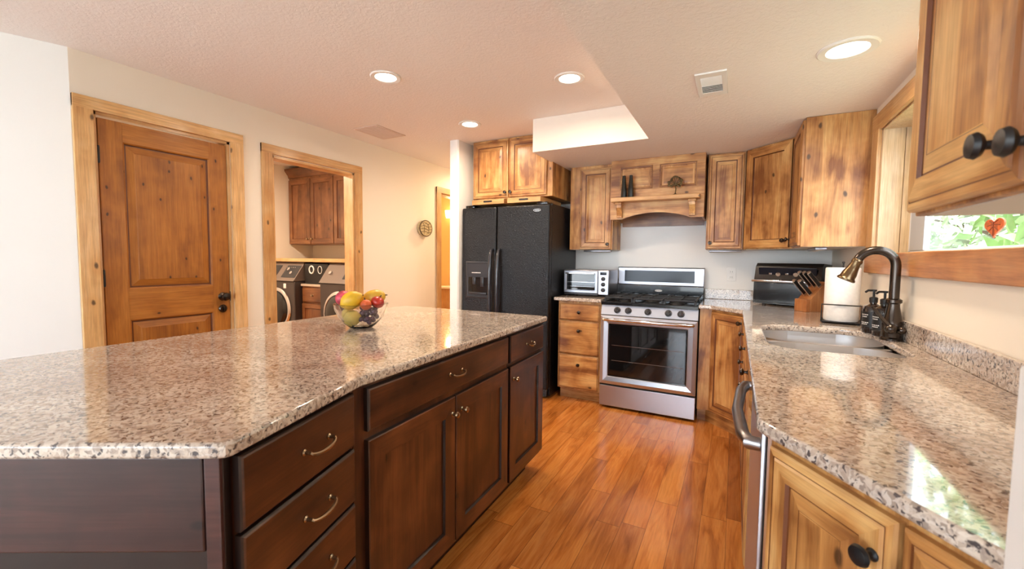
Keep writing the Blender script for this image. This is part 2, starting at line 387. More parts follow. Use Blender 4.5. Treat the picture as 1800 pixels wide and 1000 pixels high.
for p in low.data.polygons:
    if abs(p.normal.z) < .5: p.material_index = 1
wall_grid('wall_left', 'y', -3.236, 2.2, XL-.12, XL, 0, H1, [(-3.15, -2.402, 0, 2.09), (-2.085, -1.262, 0, 2.07), (.092, .86, 0, 2.07)], 'wall')
# left wall bends away towards the camera side
mb = MB(); d = Vector((-.383, -.924)); n = Vector((-.924, .383)); P = Vector((XL, -3.236)); Q = P+d*5.75
mb.prism([tuple(P), tuple(Q), tuple(Q+n*.12), tuple(P+n*.12)], 0, H1); struct(mb.build('wall_left_near', 'wall_cool'))
wall_grid('wall_back', 'x', -1.49, XR+.24, 0, .12, 0, H1, [], 'wall_cool')
mb = MB(); mb.prism([(-1.49, 0), (-1.49, -.77), (-1.48, -.785), (-1.395, -.785), (-1.385, -.77), (-1.385, 0)], 0, H1); struct(mb.build('wall_partition', 'wall_cool'))
wall_grid('wall_hall', 'y', .12, 2.2, -1.49, -1.37, 0, H1, [], 'wall'); wall_grid('wall_hall_end', 'x', XL, -1.37, 2.2, 2.3, 0, H1, [], 'wall')
wall_grid('wall_right', 'y', -8.5, 0, XR, XR+.20, 0, H1, [(-2.9, -1.19, 1.315, 1.995)], 'wall')
struct(MB().box(1.278, XR, -3.64, -3.548, 0, 1.165, 0, .006).build('wall_right_low', 'wall_cool'))
wall_grid('wall_rear', 'x', -4.6, XR+.2, -8.62, -8.5, 0, H1, [(-4.1, 1.5, .12, 2.25)], 'wall_cool')
# glazed wall behind the camera
w = struct(thing('window_2', 'x', 'x')); del w['label'], w['category']
mb = MB()
for x in (-4.1, -2.25, -.4, 1.42): mb.box(x, x+.08, -8.6, -8.53, .12, 2.25)
for z in (.12, 2.17): mb.box(-4.1, 1.5, -8.6, -8.53, z, z+.08)
mb.build('frame', 'vinyl', w)
MB().box(-4.1, 1.5, -8.568, -8.562, .2, 2.17).build('pane', 'pane', w)
# laundry and bathroom shells
struct(MB().box(-4.19, XL-.12, -.35, -.25, 0, H1).build('wall_laundry_back', 'wall')); struct(MB().box(-4.19, -4.07, -3.2, -.35, 0, H1).build('wall_laundry_left', 'wall'))
struct(MB().box(-4.07, XL-.12, -3.2, -3.1, 0, H1).build('wall_laundry_front', 'wall'))
struct(MB().box(-4.0, XL-.12, 1.5, 1.6, 0, H1).build('wall_bath_back', 'tan')); struct(MB().box(-4.1, -4.0, -.25, 1.6, 0, H1).build('wall_bath_left', 'tan'))

# ---- casings, door, window
def casing(name, y0, y1, z1, wd=.088, sill=False, mats=('pine', 'pine_h')):
    mb = MB(); x0, x1 = XL, XL+.02
    mb.box(x0, x1, y0, y0+wd, 0, z1, 0, .003); mb.box(x0, x1, y1-wd, y1, 0, z1, 0, .003); mb.box(x0, x1+.0005, y0, y1, z1-wd*.8, z1, 1, .003)
    return struct(mb.build(name, list(mats)))
def jamb(name, y0, y1, z1, t=.018):
    mb = MB(); mb.box(XL-.12, XL, y0, y0+t, 0, z1, 0); mb.box(XL-.12, XL, y1-t, y1, 0, z1, 0); mb.box(XL-.12, XL, y0, y1, z1-t, z1, 1)
    return struct(mb.build(name, ['pine', 'pine_h']))
casing('trim_1', -3.234, -2.312, 2.16); jamb('trim_2', -3.15, -2.402, 2.09)
casing('trim_3', -2.175, -1.175, 2.145); jamb('trim_4', -2.085, -1.262, 2.07)
casing('trim_5', .004, .95, 2.14); jamb('trim_6', .092, .86, 2.07)
def panel_loops(st): return [(0, 0), (0, -.036), (.003, -.040), (st, -.040)]
# door slab, facing +x : local x -> +y, local -y -> +x
dr = struct(thing('door_1', 'x', 'x', (XL-.052, -3.122, .012), R(90))); del dr['label'], dr['category']
DW, DH = .70, 2.05
mb = MB(); st = .112
mb.box(0, st, -.04, 0, 0, DH, 0, .002); mb.box(DW-st, DW, -.04, 0, 0, DH, 0, .002)
for z0, z1 in ((0, .22), (.86, 1.05), (1.935, DH)): mb.box(st, DW-st, -.0398, 0, z0, z1, 1)
mb.build('slab', ['door', 'door_h', 'glaze'], dr)
for z0, z1 in ((.22, .86), (1.05, 1.935)):
    mb = MB(); mb.rect_rings(st, DW-st, z0, z1, [(0, -.01), (0, -.0395), (.008, -.034), (.012, -.026), (.018, -.026), (.055, -.035), (.058, -.037)], [0, 0, 2, 2, 0, 0, 0], [1, 1, 2, 2, 1, 1, 0])
    mb.build('panel', ['door', 'door_h', 'glaze'], dr)
def door_knob(parent, x, z, r):
    mb = MB(); mb.lathe([(.028, 0), (.030, .004), (.024, .010), (.012, .014), (.011, .03), (r*.8, .036), (r, .048), (r*.85, .06), (.001, .064)], 0, 24, Ax((x, -.04, z), (x, -1, z)))
    return mb.build('knob', 'bronze', parent)
door_knob(dr, DW-.052, .966, .029)
mb = MB(); mb.lathe([(.028, 0), (.029, .006), (.022, .014), (.001, .015)], 0, 24, Ax((DW-.052, -.04, .878), (DW-.052, -1, .878))); mb.box(DW-.057, DW-.047, -.066, -.05, .862, .894, 0, .003); mb.build('deadbolt', 'bronze', dr)
for z in (1.84, 1.12, .25):
    mb = MB(); mb.box(-.012, .004, -.046, -.036, z-.045, z+.045, 0, .002); mb.lathe([(.006, -.05), (.006, .05)], 0, 10, Tr(-.004, -.046, z)); mb.build('hinge', 'matblack', dr)
mb = MB(); mb.box(DW-.001, DW+.006, -.045, -.01, .93, 1.0, 0, .002); mb.build('strike_plate', 'matblack', dr)
# kitchen window in the right wall
mb = MB(); x0, x1 = XR-.02, XR
mb.box(x0, x1, -1.19, -1.075, 1.21, 2.085, 0, .003); mb.box(x0, x1, -2.985, -2.9, 1.21, 2.085, 0, .003); mb.box(x0-.001, x1, -2.985, -1.075, 1.995, 2.085, 1, .003)
struct(mb.build('trim_7', ['pine', 'pine_h']))
struct(MB().box(XR-.028, XR, -2.985, -1.10, 1.212, 1.316, 0, .004).build('trim_8', 'sillwood'))
mb = MB()
for k in range(2): mb.box(XR+k*.095, XR+.093+k*.095, -1.208, -1.19, 1.315, 1.995, 0, .003)
mb.box(XR, XR+.19, -2.9, -2.885, 1.315, 1.995, 0); mb.box(XR, XR+.19, -2.9, -1.19, 1.985, 1.998, 1); mb.box(XR, XR+.19, -2.9, -1.19, 1.30, 1.318, 1)
struct(mb.build('trim_9', ['palepine', 'palepine']))
w = struct(thing('window_1', 'x', 'x')); del w['label'], w['category']
mb = MB()
for y0, y1 in ((-1.245, -1.208), (-2.885, -2.845)): mb.box(XR+.13, XR+.18, y0, y1, 1.316, 1.986, 0, .004)
for z0, z1 in ((1.316, 1.333), (1.95, 1.986)): mb.box(XR+.13, XR+.18, -2.885, -1.208, z0, z1, 0, .004)
mb.build('frame', 'vinyl', w)
mb = MB(); mb.box(XR+.125, XR+.15, -1.43, -1.245, 1.333, 1.95, 0, .003); mb.build('sash_stile', 'screen', w)
MB().box(XR+.152, XR+.157, -2.845, -1.245, 1.33, 1.955).build('pane', 'pane', w)

# ------------------------------------------------------------------ outside
struct(MB().box(1.9, 40, -30, 40, -1.2, -1.0).build('ground', 'lawn')); struct(MB().box(-20, 20, -40, -8.8, -1.2, -.15).build('ground_rear', 'bounce_ground'))  # unseen rear ground made pale to bounce sky light onto the ceiling
def tree(x, y, h, r, mat, label, seed):
    rnd = random.Random(seed); t = thing('tree', label, 'tree', (x, y, -1.0), 0, 'trees outside the kitchen window')
    mb = MB(); mb.tube([(0, 0, 0), (.05, .03, h*.4), (-.04, 0, h*.8)], [.16, .11, .04], 0, 8)
    for k in range(7):
        a = k*2.4; z = h*(.35+.07*k); mb.tube([(0, 0, z), (math.cos(a)*r*.4, math.sin(a)*r*.4, z+.35), (math.cos(a)*r*.8, math.sin(a)*r*.8, z+.55)], [.05, .03, .012], 0, 6)
    mb.build('trunk', 'bark', t); vs, fs = [], []
    for k in range(3600):
        d = Vector((rnd.gauss(0, 1), rnd.gauss(0, 1), rnd.gauss(0, 1))).normalized()*(rnd.random()**.4)
        c = Vector((d.x*r, d.y*r, h*.62+d.z*h*.42)); a = Vector((rnd.gauss(0, 1), rnd.gauss(0, 1), rnd.gauss(0, .6))).normalized(); b = a.orthogonal().normalized(); s = rnd.uniform(.07, .16)
        i = len(vs); vs += [c-a*s, c+b*s*.5, c+a*s, c-b*s*.5]; fs.append([i, i+1, i+2, i+3])
    f = MB(); f.add(vs, fs); me = bpy.data.meshes.new('crown'); me.from_pydata([tuple(v) for v in vs], [], fs); me.materials.append(M[mat]); o = bpy.data.objects.new('crown', me); C.objects.link(o); o.parent = t
for i, (x, y, h, r, m) in enumerate([(4.4, 3.6, 5.6, 1.4, 'leafB'), (8.2, 8.6, 6.2, 1.9, 'leafA'), (5.0, 6.9, 5.0, 1.6, 'leafB'),
        (4.0, .9, 6.2, 1.4, 'leafA'), (5.0, -2.2, 6.6, 1.8, 'leafB'), (8.6, 3.4, 6.6, 2.2, 'leafA'), (11.0, 15.0, 7.5, 2.6, 'leafB')]):
    tree(x, y, h, r, m, 'leafy green tree outside the kitchen window', i)
# ------------------------------------------------------------------ cabinets
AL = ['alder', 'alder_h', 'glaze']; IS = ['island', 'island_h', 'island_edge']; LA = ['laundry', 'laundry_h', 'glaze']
def part(mb, name, mats, parent, x=0, y=0, z=0, rz=0): return mb.build(name, mats, parent, loc=(x, y, z), rotz=rz)
def raised_mb(w, h, st=.056):
    mb = MB(); mb.rect_rings(0, w, 0, h, [(0, 0), (0, -.012), (.004, -.0165), (.015, -.0175), (.0175, -.0165), (.022, -.0205), (st, -.0205), (st+.004, -.0145), (st+.007, -.0135), (st+.012, -.0145), (st+.034, -.0185), (st+.0355, -.018), (st+.037, -.0185)],
        [0, 0, 0, 2, 0, 0, 2, 2, 0, 0, 2, 0, 0], [1, 1, 1, 2, 1, 1, 2, 2, 1, 1, 2, 1, 0]); return mb
def shaker_mb(w, h, st=.06):
    mb = MB(); mb.rect_rings(0, w, 0, h, [(0, 0), (0, -.017), (.003, -.020), (st, -.020), (st+.003, -.011), (st+.006, -.0095)], [2, 0, 0, 2, 2, 0], [2, 1, 1, 2, 2, 0]); return mb
def slab_mb(w, h):
    mb = MB(); mb.rect_rings(0, w, 0, h, [(0, 0), (0, -.014), (.003, -.018), (.007, -.020)], [2, 2, 1, 1], [2, 2, 1, 1]); return mb
def drawer_mb(w, h, edge=2):
    mb = MB(); mb.rect_rings(0, w, 0, h, [(0, 0), (0, -.011), (.006, -.015), (.009, -.0155), (.013, -.020)], [edge, 1, edge, 1, 1], [edge, 1, edge, 1, 1]); return mb
def knob(parent, x, z, r=.016, mat='bronze', y=-.020):
    mb = MB(); mb.lathe([(.010, 0), (.010, .002), (.006, .005), (.0055, .014), (r*.8, .018), (r, .023), (r*.86, .029), (.001, .032)], 0, 18, Ax((x, y, z), (x, y-1, z)))
    return mb.build('knob', mat, parent)
def pull(parent, x, z, w=.10, mat='nickel', y=-.020):
    mb = MB(); h = w/2
    for s in (-1, 1): mb.lathe([(.008, 0), (.008, .003), (.0045, .006), (.0045, .02)], 0, 12, Ax((x+s*h, y, z+.004), (x+s*h, y-1, z+.004)))
    pts = [(x+h*math.cos(a)*1.0, y-.018-.010*math.sin(a), z+.004-.010*math.sin(a)) for a in [math.pi*k/10 for k in range(11)]]
    mb.tube(pts, [.0035, .004, .0045, .005, .0055, .006, .0055, .005, .0045, .004, .0035], 0, 8)
    return mb.build('pull', mat, parent)
def door(parent, x, z, w, h, kind='raised', mats=AL, kn=None, kmat='bronze', st=.056, kr=.016):
    mb = raised_mb(w, h, st) if kind == 'raised' else shaker_mb(w, h, st) if kind == 'shaker' else slab_mb(w, h) if mats is IS else drawer_mb(w, h)
    d = part(mb, 'drawer' if kind == 'drawer' else 'door', mats, parent, x, 0, z)
    if kn: knob(d, kn[0], kn[1], kr, kmat)
    return d
def body(parent, w, dp, z0, z1, mats, x=0, name='body', under=None):
    mb = MB(); mb.box(x, x+w, 0, dp, z0, z1, 0, .002)
    if under is not None: mb.box(x+.012, x+w-.012, .014, dp-.005, z0-.0015, z0+.002, 3)
    return part(mb, name, mats+(['under'] if under is not None else []), parent)

# --- back wall uppers
UB = 1.362
c = thing('wall_cabinet', 'honey alder two door cabinet above the black fridge, reaching the ceiling', 'cabinet', (-1.315, -.625, 1.838), 0, 'honey alder wall cabinets')
body(c, .842, .623, 0, .563, AL)
door(c, .012, .012, .385, .535, kn=(.36, .045)); door(c, .405, .012, .385, .535, kn=(.025, .045))
c = thing('wall_cabinet', 'single door honey alder cabinet between the black fridge and the range hood', 'cabinet', (-.415, -.312, UB), 0, 'honey alder wall cabinets')
body(c, .412, .31, 0, H2-UB-.002, AL, under=1)
door(c, .10, .004, .302, .745, kn=(.275, .045))
c = thing('wall_cabinet', 'narrow single door honey alder cabinet just right of the range hood', 'cabinet', (.775, -.312, UB), 0, 'honey alder wall cabinets')
body(c, .272, .31, 0, H2-UB-.002, AL, under=1)
door(c, .010, .008, .252, .755, kn=(.024, .045), st=.05)
# corner diagonal cabinet
c = thing('corner_wall_cabinet', 'diagonal corner wall cabinet with one wide recessed door', 'cabinet', (1.052, -.332, UB), 0, 'honey alder wall cabinets')
cx0, cy0 = 1.052, -.332; ang = math.atan2(-.278, .295); L = math.hypot(.295, .278)
mb = MB(); mb.prism([(0, 0), (.295, -.278), (XR-cx0-.002, -.278), (XR-cx0-.002, -cy0-.002), (0, -cy0-.002)], 0, H2-UB-.002, 0, .001); mb.prism([(.02, .01), (.30, -.26), (.60, -.26), (.60, .31), (.02, .31)], -.0015, .002, 1); part(mb, 'body', ['alder', 'under'], c)
d = part(shaker_mb(L-.03, .755, .06), 'door', AL, c, .015*math.cos(ang), .015*math.sin(ang), .008, ang); knob(d, L-.06, .05)
# right wall cabinet, its plain end panel towards the camera
c = thing('wall_cabinet', 'wall cabinet showing a broad plain knotty side panel beside the window', 'cabinet', (1.349, -.615, UB), R(-90), 'honey alder wall cabinets')
body(c, .450, XR-1.349-.002, 0, H2-UB-.002, AL, under=1)
door(c, .010, .008, .428, .755, kn=(.024, .055))
# near upper cabinet
c = thing('wall_cabinet', 'nearest wall cabinet with two raised panel doors and round black knobs', 'cabinet', (1.304, -3.118, UB), R(-90), 'honey alder wall cabinets')
body(c, .80, XR-1.304-.002, 0, H2-UB-.002, AL, under=1)
door(c, .010, .006, .372, .76, kn=(.335, .052), kmat='matblack', kr=.017); door(c, .392, .006, .372, .76, kn=(.024, .040), kmat='matblack', kr=.017)

# --- range hood
h = thing('range_hood', 'honey alder mantel range hood with two panels, shelf and arched bottom over the stove', 'range hood', (.003, -.42, 1.62))
HW, HH = .757, H2-1.62-.002
mb = MB(); zarc = lambda x: .004+.052*max(0, math.sin(math.pi*min(1, max(0, (x-.10)/(HW-.20)))))**.8
xs = [0, .06, .10]+[.10+(HW-.2)*k/20 for k in range(1, 20)]+[HW-.10, HW-.06, HW]
vs = []; fs = []
for x in xs: vs += [(x, -.0, zarc(x)), (x, -.0, HH), (x, .022, zarc(x)), (x, .022, HH)]
for i in range(len(xs)-1):
    a, b = 4*i, 4*i+4; fs += [[a, b, b+1, a+1], [a+2, a+3, b+3, b+2], [a, a+2, b+2, b], [a+1, b+1, b+3, a+3]]
e = 4*(len(xs)-1); fs += [[0, 1, 3, 2], [e, e+2, e+3, e+1]]; mb.add(vs, fs, 1); part(mb, 'front_board', AL, h)
mb = MB(); mb.box(0, .018, .022, .418, .004, HH, 0); mb.box(HW-.018, HW, .022, .418, .004, HH, 0); mb.box(.018, HW-.018, .10, .418, .10, HH, 0); part(mb, 'body', AL, h)
mb = MB(); mb.box(.018, HW-.018, .39, .418, -.035, .10, 0); part(mb, 'back_board', ['laundry_h'], h)
mb = MB(); mb.box(.10, HW-.10, .12, .36, .092, .0995, 0, .002); part(mb, 'vent_insert', ['darksteel'], h)
for x0, x1 in ((.078, .352), (.408, .698)):
    mb = MB(); mb.rect_rings(x0, x1, .258, .455, [(0, -.0001), (0, -.004), (.004, -.007), (.010, -.007), (.016, -.003), (.020, .001), (.026, .001), (.045, -.002), (.047, -.002)], [0, 0, 2, 1, 2, 2, 1, 1, 1], [1, 1, 2, 1, 2, 2, 1, 1, 1]); part(mb, 'panel', AL, h)
mb = MB(); mb.box(.026, HW-.026, -.115, .001, .145, .181, 0, .006); part(mb, 'shelf', ['pine_h'], h)
for x in (.062, HW-.062-.045):
    mb = MB(); mb.box(x-.006, x+.051, -.085, 0, .125, .145, 0, .003)
    pr = [(0, .125), (-.07, .125), (-.068, .10), (-.045, .075), (-.034, .05), (-.030, .035), (-.04, .03), (-.04, .018), (0, .018)]
    mb.prism([(y, z) for y, z in pr], 0, .045, 0, 0, Matrix(((0, 0, 1, x), (1, 0, 0, 0), (0, 1, 0, 0), (0, 0, 0, 1)))); part(mb, 'corbel', ['alder'], h)
# objects on the hood shelf
for x, l in ((.128, 'left'), (.186, 'right')):
    o = MB(); o.lathe([(.024, 0), (.026, .004), (.022, .08), (.016, .155), (.0135, .182), (.015, .187), (.012, .190)], 0, 8); o = o.build('vase', 'vase', loc=(x, -.475, 1.8015))
    tag(o, f'dark tapered bottle vase on the hood shelf, {l} one of the pair', 'vase', 'tapered dark vases')
o = thing('tree_ornament', 'small wire tree ornament standing on the right half of the hood shelf', 'ornament', (.545, -.475, 1.8015))
mb = MB(); mb.lathe([(.026, 0), (.027, .004), (.010, .010), (.005, .018)], 0, 16); mb.build('base', 'wire', o)
mb = MB(); mb.tube([(0, 0, .01), (.004, 0, .05), (-.003, 0, .085)], .004, 0, 8); mb.build('stem', 'wire', o)
mb = MB(); rnd = random.Random(3)
for k in range(12):
    a = math.pi*(k/11*1.5-.25); q = (math.cos(a)*.055*(.6+.4*rnd.random()), rnd.uniform(-.012, .012), .10+math.sin(a)*.05*(.6+.4*rnd.random())); mb.tube([(0, 0, .08), (q[0]*.5, q[1], (q[2]+.085)/2), q], .0028, 0, 6)
    b = Matrix.Translation(q) @ Matrix.Rotation(rnd.random()*6, 4, 'Y'); mb.ball((0, 0, 0), .016, 0, 10, 6, (1, .25, .55), b)
mb.build('foliage', 'wire', o)

# --- trays on the fridge
for x, wd, l in ((-1.258, .35, 'pale wooden tray with a slot handle on the fridge, left one'), (-.875, .335, 'pale wooden tray with a slot handle on the fridge, right one')):
    t = thing('wooden_tray', l, 'tray', (x, -.735, 1.7795), 0, 'wooden trays on the fridge')
    mb = MB(); mb.box(0, wd, 0, .008, 0, .044, 0, .002); mb.box(0, .008, .008, .50, 0, .044, 0); mb.box(wd-.008, wd, .008, .50, 0, .044, 0); mb.box(.008, wd-.008, .492, .50, 0, .044); mb.box(.008, wd-.008, .008, .492, 0, .006); mb.build('body', 'pine_h', t)
    mb = MB(); mb.prism([(wd/2-.04+.008*math.cos(a), .026+.008*math.sin(a)) for a in [math.pi/2+math.pi*k/6 for k in range(7)]]+[(wd/2+.04+.008*math.cos(a), .026+.008*math.sin(a)) for a in [-math.pi/2+math.pi*k/6 for k in range(7)]], -.0006, .004, 0, 0, Matrix(((1, 0, 0, 0), (0, 0, 1, 0), (0, 1, 0, 0), (0, 0, 0, 1)))); mb.build('handle_slot', 'matblack', t)

# --- refrigerator
f = thing('refrigerator', 'black textured side by side refrigerator with ice dispenser', 'refrigerator', (-1.368, -.742, 0))
FW, FH = .918, 1.752
mb = MB(); mb.box(.004, FW-.004, .075, .73, .02, FH+.012, 0, .006); mb.build('body', 'fridge', f)
mb = MB(); mb.box(.02, FW-.02, .05, .08, .015, .085, 0, .004)
for k in range(5): mb.box(.04, FW-.04, .044, .052, .026+k*.011, .031+k*.011, 0)
mb.build('kick_grille', 'black', f)
DX = .386
for nm, x0, x1 in (('a', 0, DX-.004), ('b', DX+.004, FW)):
    mb = MB(); mb.box(x0, x1, 0, .07, .095, FH, 0, .014, seg=3); dd = mb.build('door', 'fridge', f)
    hx = DX-.04 if nm == 'a' else DX+.04; s = -1 if nm == 'a' else 1
    mb = MB(); prof = [(0, .70), (-.030, .715), (-.048, .78), (-.056, .95), (-.054, 1.15), (-.046, 1.28), (-.026, 1.345), (0, 1.36)]
    mb.tube([(hx, y, z) for y, z in prof], [.012, .015, .016, .017, .017, .016, .015, .012], 0, 12); mb.build('handle', 'handle', dd)
    if nm == 'a':
        mb = MB(); mb.rect_rings(.052, .328, .888, 1.24, [(0, .001), (0, -.006), (.006, -.010), (.014, -.010), (.018, -.006), (.02, -.006)], [0]*6); mb.build('dispenser_panel', 'charcoal', dd)
        mb = MB(); mb.rect_rings(.066, .314, .912, 1.10, [(0, -.0062), (0, -.009), (.008, -.009), (.012, -.0066)], [1, 1, 1, 0]); mb.box(.13, .165, -.014, -.0066, 1.02, 1.09, 1, .004); mb.box(.22, .255, -.014, -.0066, 1.0, 1.09, 1, .004); mb.box(.09, .29, -.02, -.0066, .925, .945, 1, .003); mb.build('dispenser_recess', ['black', 'charcoal'], dd)
        mb = MB()
        for k in range(6): mb.box(.12+k*.017, .133+k*.017, -.0072, -.0058, 1.128, 1.136, 0)
        mb.build('lettering', 'white', dd)
    else:
        mb = MB(); mb.tube([(.80+.034*math.cos(a), -.0005, 1.702+.011*math.sin(a)) for a in [math.pi*2*k/20 for k in range(20)]], .0028, 0, 6, closed=True)
        for k in range(5): mb.box(.782+k*.008, .787+k*.008, -.002, .001, 1.698, 1.706, 0)
        mb.build('badge', 'chrome', dd)
for x in (.03, FW-.13):
    mb = MB(); mb.box(x, x+.10, .02, .16, FH+.002, FH+.026, 0, .004); mb.build('hinge_cover', 'black', f)

# --- base cabinet left of range
b = thing('base_cabinet', 'three drawer honey alder base cabinet between the fridge and the stove', 'cabinet', (-.40, -.61, 0))
mb = MB(); mb.box(0, .392, 0, .608, .105, ZT, 0, .002); part(mb, 'body', AL, b)
mb = MB(); mb.box(.0, .392, .075, .60, 0, .105, 0); part(mb, 'toe_kick', ['alder_h'], b)
for z0, z1 in ((.728, .880), (.424, .722), (.115, .418)): door(b, .012, z0, .368, z1-z0, 'drawer', kn=(.19, (z1-z0)*(.5 if z1 > .8 else .72)))
o = MB(); o.slab([(-.432, -.65), (-.004, -.65), (-.004, -.002), (-.432, -.002)], [], ZT, ZC); tag(o.build('worktop', 'granite'), 'small granite worktop between the fridge and the stove', 'worktop', 'granite worktops')

# --- toaster oven on it
t = thing('toaster_oven', 'stainless toaster oven on the small worktop between the fridge and the stove', 'toaster oven', (-.425, -.43, ZC))
mb = MB(); mb.box(0, .43, .012, .33, .02, .245, 0, .008); mb.build('body', 'darksteel', t)
mb = MB(); mb.rect_rings(.004, .33, .03, .235, [(0, .012), (0, 0), (.005, -.005), (.022, -.005), (.026, -.001), (.028, -.001)], [0, 0, 0, 0, 0, 1]); dd = mb.build('door', ['steel', 'oven'], t)
mb = MB(); mb.tube([(.03, -.005, .212), (.03, -.032, .212), (.30, -.032, .212), (.30, -.005, .212)], .007, 0, 10); mb.build('handle', 'chrome', dd)
mb = MB()
for z in (.09, .13): mb.tube([(.04, -.003, z), (.30, -.003, z)], .002, 0, 6)
mb.build('rack', 'chrome', dd)
mb = MB(); mb.box(.334, .427, -.005, .012, .022, .24, 0, .003); mb.build('control_panel', 'steel', t)
for z in (.165, .115, .065):
    mb = MB(); mb.lathe([(.019, 0), (.018, .012), (.013, .016), (.001, .017)], 0, 18, Ax((.38, -.005, z), (.38, -1, z))); mb.build('dial', 'charcoal', t)
mb = MB(); mb.box(.35, .41, -.0062, -.004, .20, .226, 0, .001); mb.build('display', 'blueled', t)
mb = MB(); mb.box(.01, .33, -.004, .012, .012, .028, 0, .002); mb.build('crumb_tray', 'charcoal', t)
for x in (.03, .40):
    for y in (.03, .30): mb = MB(); mb.lathe([(.012, 0), (.014, .022)], 0, 12, Tr(x, y, 0)); mb.build('foot', 'matblack', t)

# --- range
r = thing('gas_range', 'stainless gas range with oven window standing between the base cabinets', 'stove', (.002, -.648, 0))
RW = .760
mb = MB(); mb.box(.003, RW-.003, .03, .62, .02, .885, 0, .003); mb.build('body', 'matblack', r)
mb = MB(); mb.box(0, RW, -.004, .03, .022, .198, 0, .004); dd = mb.build('drawer', 'steel', r)
mb = MB(); mb.rect_rings(0, RW, .212, .800, [(0, .03), (0, -.008), (.004, -.012), (.030, -.020), (.066, -.014), (.070, -.009), (.080, -.008)], [0]*5+[1, 1], None)
dd = mb.build('oven_door', ['steel', 'black'], r)
mb = MB(); mb.box(.084, RW-.084, -.0105, -.0085, .296, .722, 0, .001); mb.build('window', 'oven', dd)
mb = MB()
for z in (.42, .55): mb.tube([(.10, -.0112, z), (RW-.10, -.0112, z)], .0016, 0, 5)
mb.build('rack', 'darksteel', dd)
mb = MB(); mb.tube([(.03, -.012, .770), (.032, -.045, .770), (.05, -.058, .770), (RW/2, -.060, .770), (RW-.05, -.058, .770), (RW-.032, -.045, .770), (RW-.03, -.012, .770)], .0145, 0, 12); mb.build('handle', 'chrome', dd)
mb = MB()
for k, w2 in enumerate((.010, .008, .012, .009, .008, .011, .007)): mb.box(.335+k*.0135, .335+k*.0135+w2, -.0155, -.013, .238, .252, 0, .0005)
mb.build('lettering', 'blueled', dd)
mb = MB(); mb.add([(0, -.002, .806), (RW, -.002, .806), (RW, .022, .888), (0, .022, .888), (0, .06, .806), (RW, .06, .806), (RW, .06, .888), (0, .06, .888)], [[0, 1, 2, 3], [4, 7, 6, 5], [0, 4, 5, 1], [3, 2, 6, 7], [0, 3, 7, 4], [1, 5, 6, 2]]); mb.build('control_panel', 'steel', r)
for x in (.135, .226, .384, .542, .636):
    mb = MB(); mm = Ax((x, .010, .846), (x, -.99, .846+.29))
    mb.lathe([(.028, 0), (.028, .004), (.021, .006), (.020, .026), (.017, .03), (.001, .031)], 0, 20, mm); mb.box(-.004, .004, -.018, .018, .03, .038, 0, .002, mm); mb.build('dial', 'dial', r)
mb = MB(); mb.box(-.001, RW+.001, -.004, .59, .887, .917, 0, .005); mb.build('cooktop', 'black', r)
for k, (x, y, rr) in enumerate(((.17, .14, .042), (.17, .42, .034), (.38, .28, .05), (.59, .14, .046), (.59, .42, .034))):
    mb = MB(); mb.lathe([(rr*1.25, 0), (rr*1.2, .006), (rr, .008), (rr, .014), (rr*.8, .019), (.001, .02)], 0, 20, Tr(x, y, .917)); mb.build('burner', 'iron', r)
for x0, x1 in ((.02, .258), (.262, .498), (.502, .74)):
    mb = MB(); z = .943
    for x in (x0, x1-.012): mb.box(x, x+.012, .02, .56, z, z+.014, 0, .003)
    for y in (.02, .284, .548): mb.box(x0, x1, y, y+.012, z, z+.014, 0, .003)
    xm = (x0+x1)/2; mb.box(xm-.006, xm+.006, .03, .55, z+.002, z+.016, 0, .003)
    for y in (.15, .42): mb.box(x0+.01, x1-.01, y-.006, y+.006, z+.002, z+.016, 0, .003)
    for x in (x0, x1-.014):
        for y in (.02, .546): mb.box(x, x+.014, y, y+.014, .916, z, 0)
    mb.build('grate', 'iron', r)
mb = MB(); mb.box(0, RW, .545, .625, .917, 1.035, 0, .004); mb.build('vent_trim', 'black', r)
mb = MB(); mb.add([(.345, .5435, .985), (.415, .5435, .985), (.415, .5435, 1.0), (.345, .5435, 1.0)], [[0, 1, 2, 3]]); mb = MB()
mb.tube([(.38+.03*math.cos(a), .544, .988+.008*math.sin(a)) for a in [math.pi*2*k/18 for k in range(18)]], .002, 0, 6, closed=True)
for k in range(6): mb.box(.360+k*.007, .3645+k*.007, .5425, .5455, .984, .992, 0)
mb.build('badge', 'white', r)
mb = MB(); mb.box(0, RW, .572, .640, 1.035, 1.198, 0, .006); mb.build('backguard', 'steel', r)
mb = MB(); mb.box(.062, .682, .5705, .575, 1.064, 1.172, 0, .008); mb.build('display', 'blueled', r)
mb = MB(); mb.box(-.0005, RW+.0005, .570, .642, 1.196, 1.202, 0, .002); mb.build('top_trim', 'matblack', r)

# --- corner and right run base cabinets
b = thing('corner_base_cabinet', 'honey alder corner base cabinet with a diagonal raised panel door right of the stove', 'cabinet', (.772, -.61, 0))
mb = MB(); mb.prism([(0, 0), (.085, 0), (.313, -.238), (.90, -.238), (.90, .608), (0, .608)], .105, ZT, 0, .001); part(mb, 'body', AL, b)
mb = MB(); mb.prism([(0, .06), (.06, .06), (.333, -.208), (.33, .60), (0, .60)], 0, .105, 0); part(mb, 'toe_kick', ['alder_h'], b)
an = math.atan2(-.238, .228); L = math.hypot(.238, .228)
d = part(raised_mb(L-.016, .77, .05), 'door', AL, b, .085+.008*math.cos(an), .008*math.sin(an), .112, an); knob(d, L-.04, .72)
b = thing('sink_base_cabinet', 'honey alder sink base cabinet under the right worktop beyond the dishwasher', 'cabinet', (1.085, -.852, 0), R(-90))
mb = MB(); mb.box(0, 1.588, 0, .59, .105, .66, 0, .002); mb.box(0, 1.588, 0, .045, .66, ZT, 0, .002); mb.box(0, .12, .045, .59, .66, ZT, 0); part(mb, 'body', AL, b)
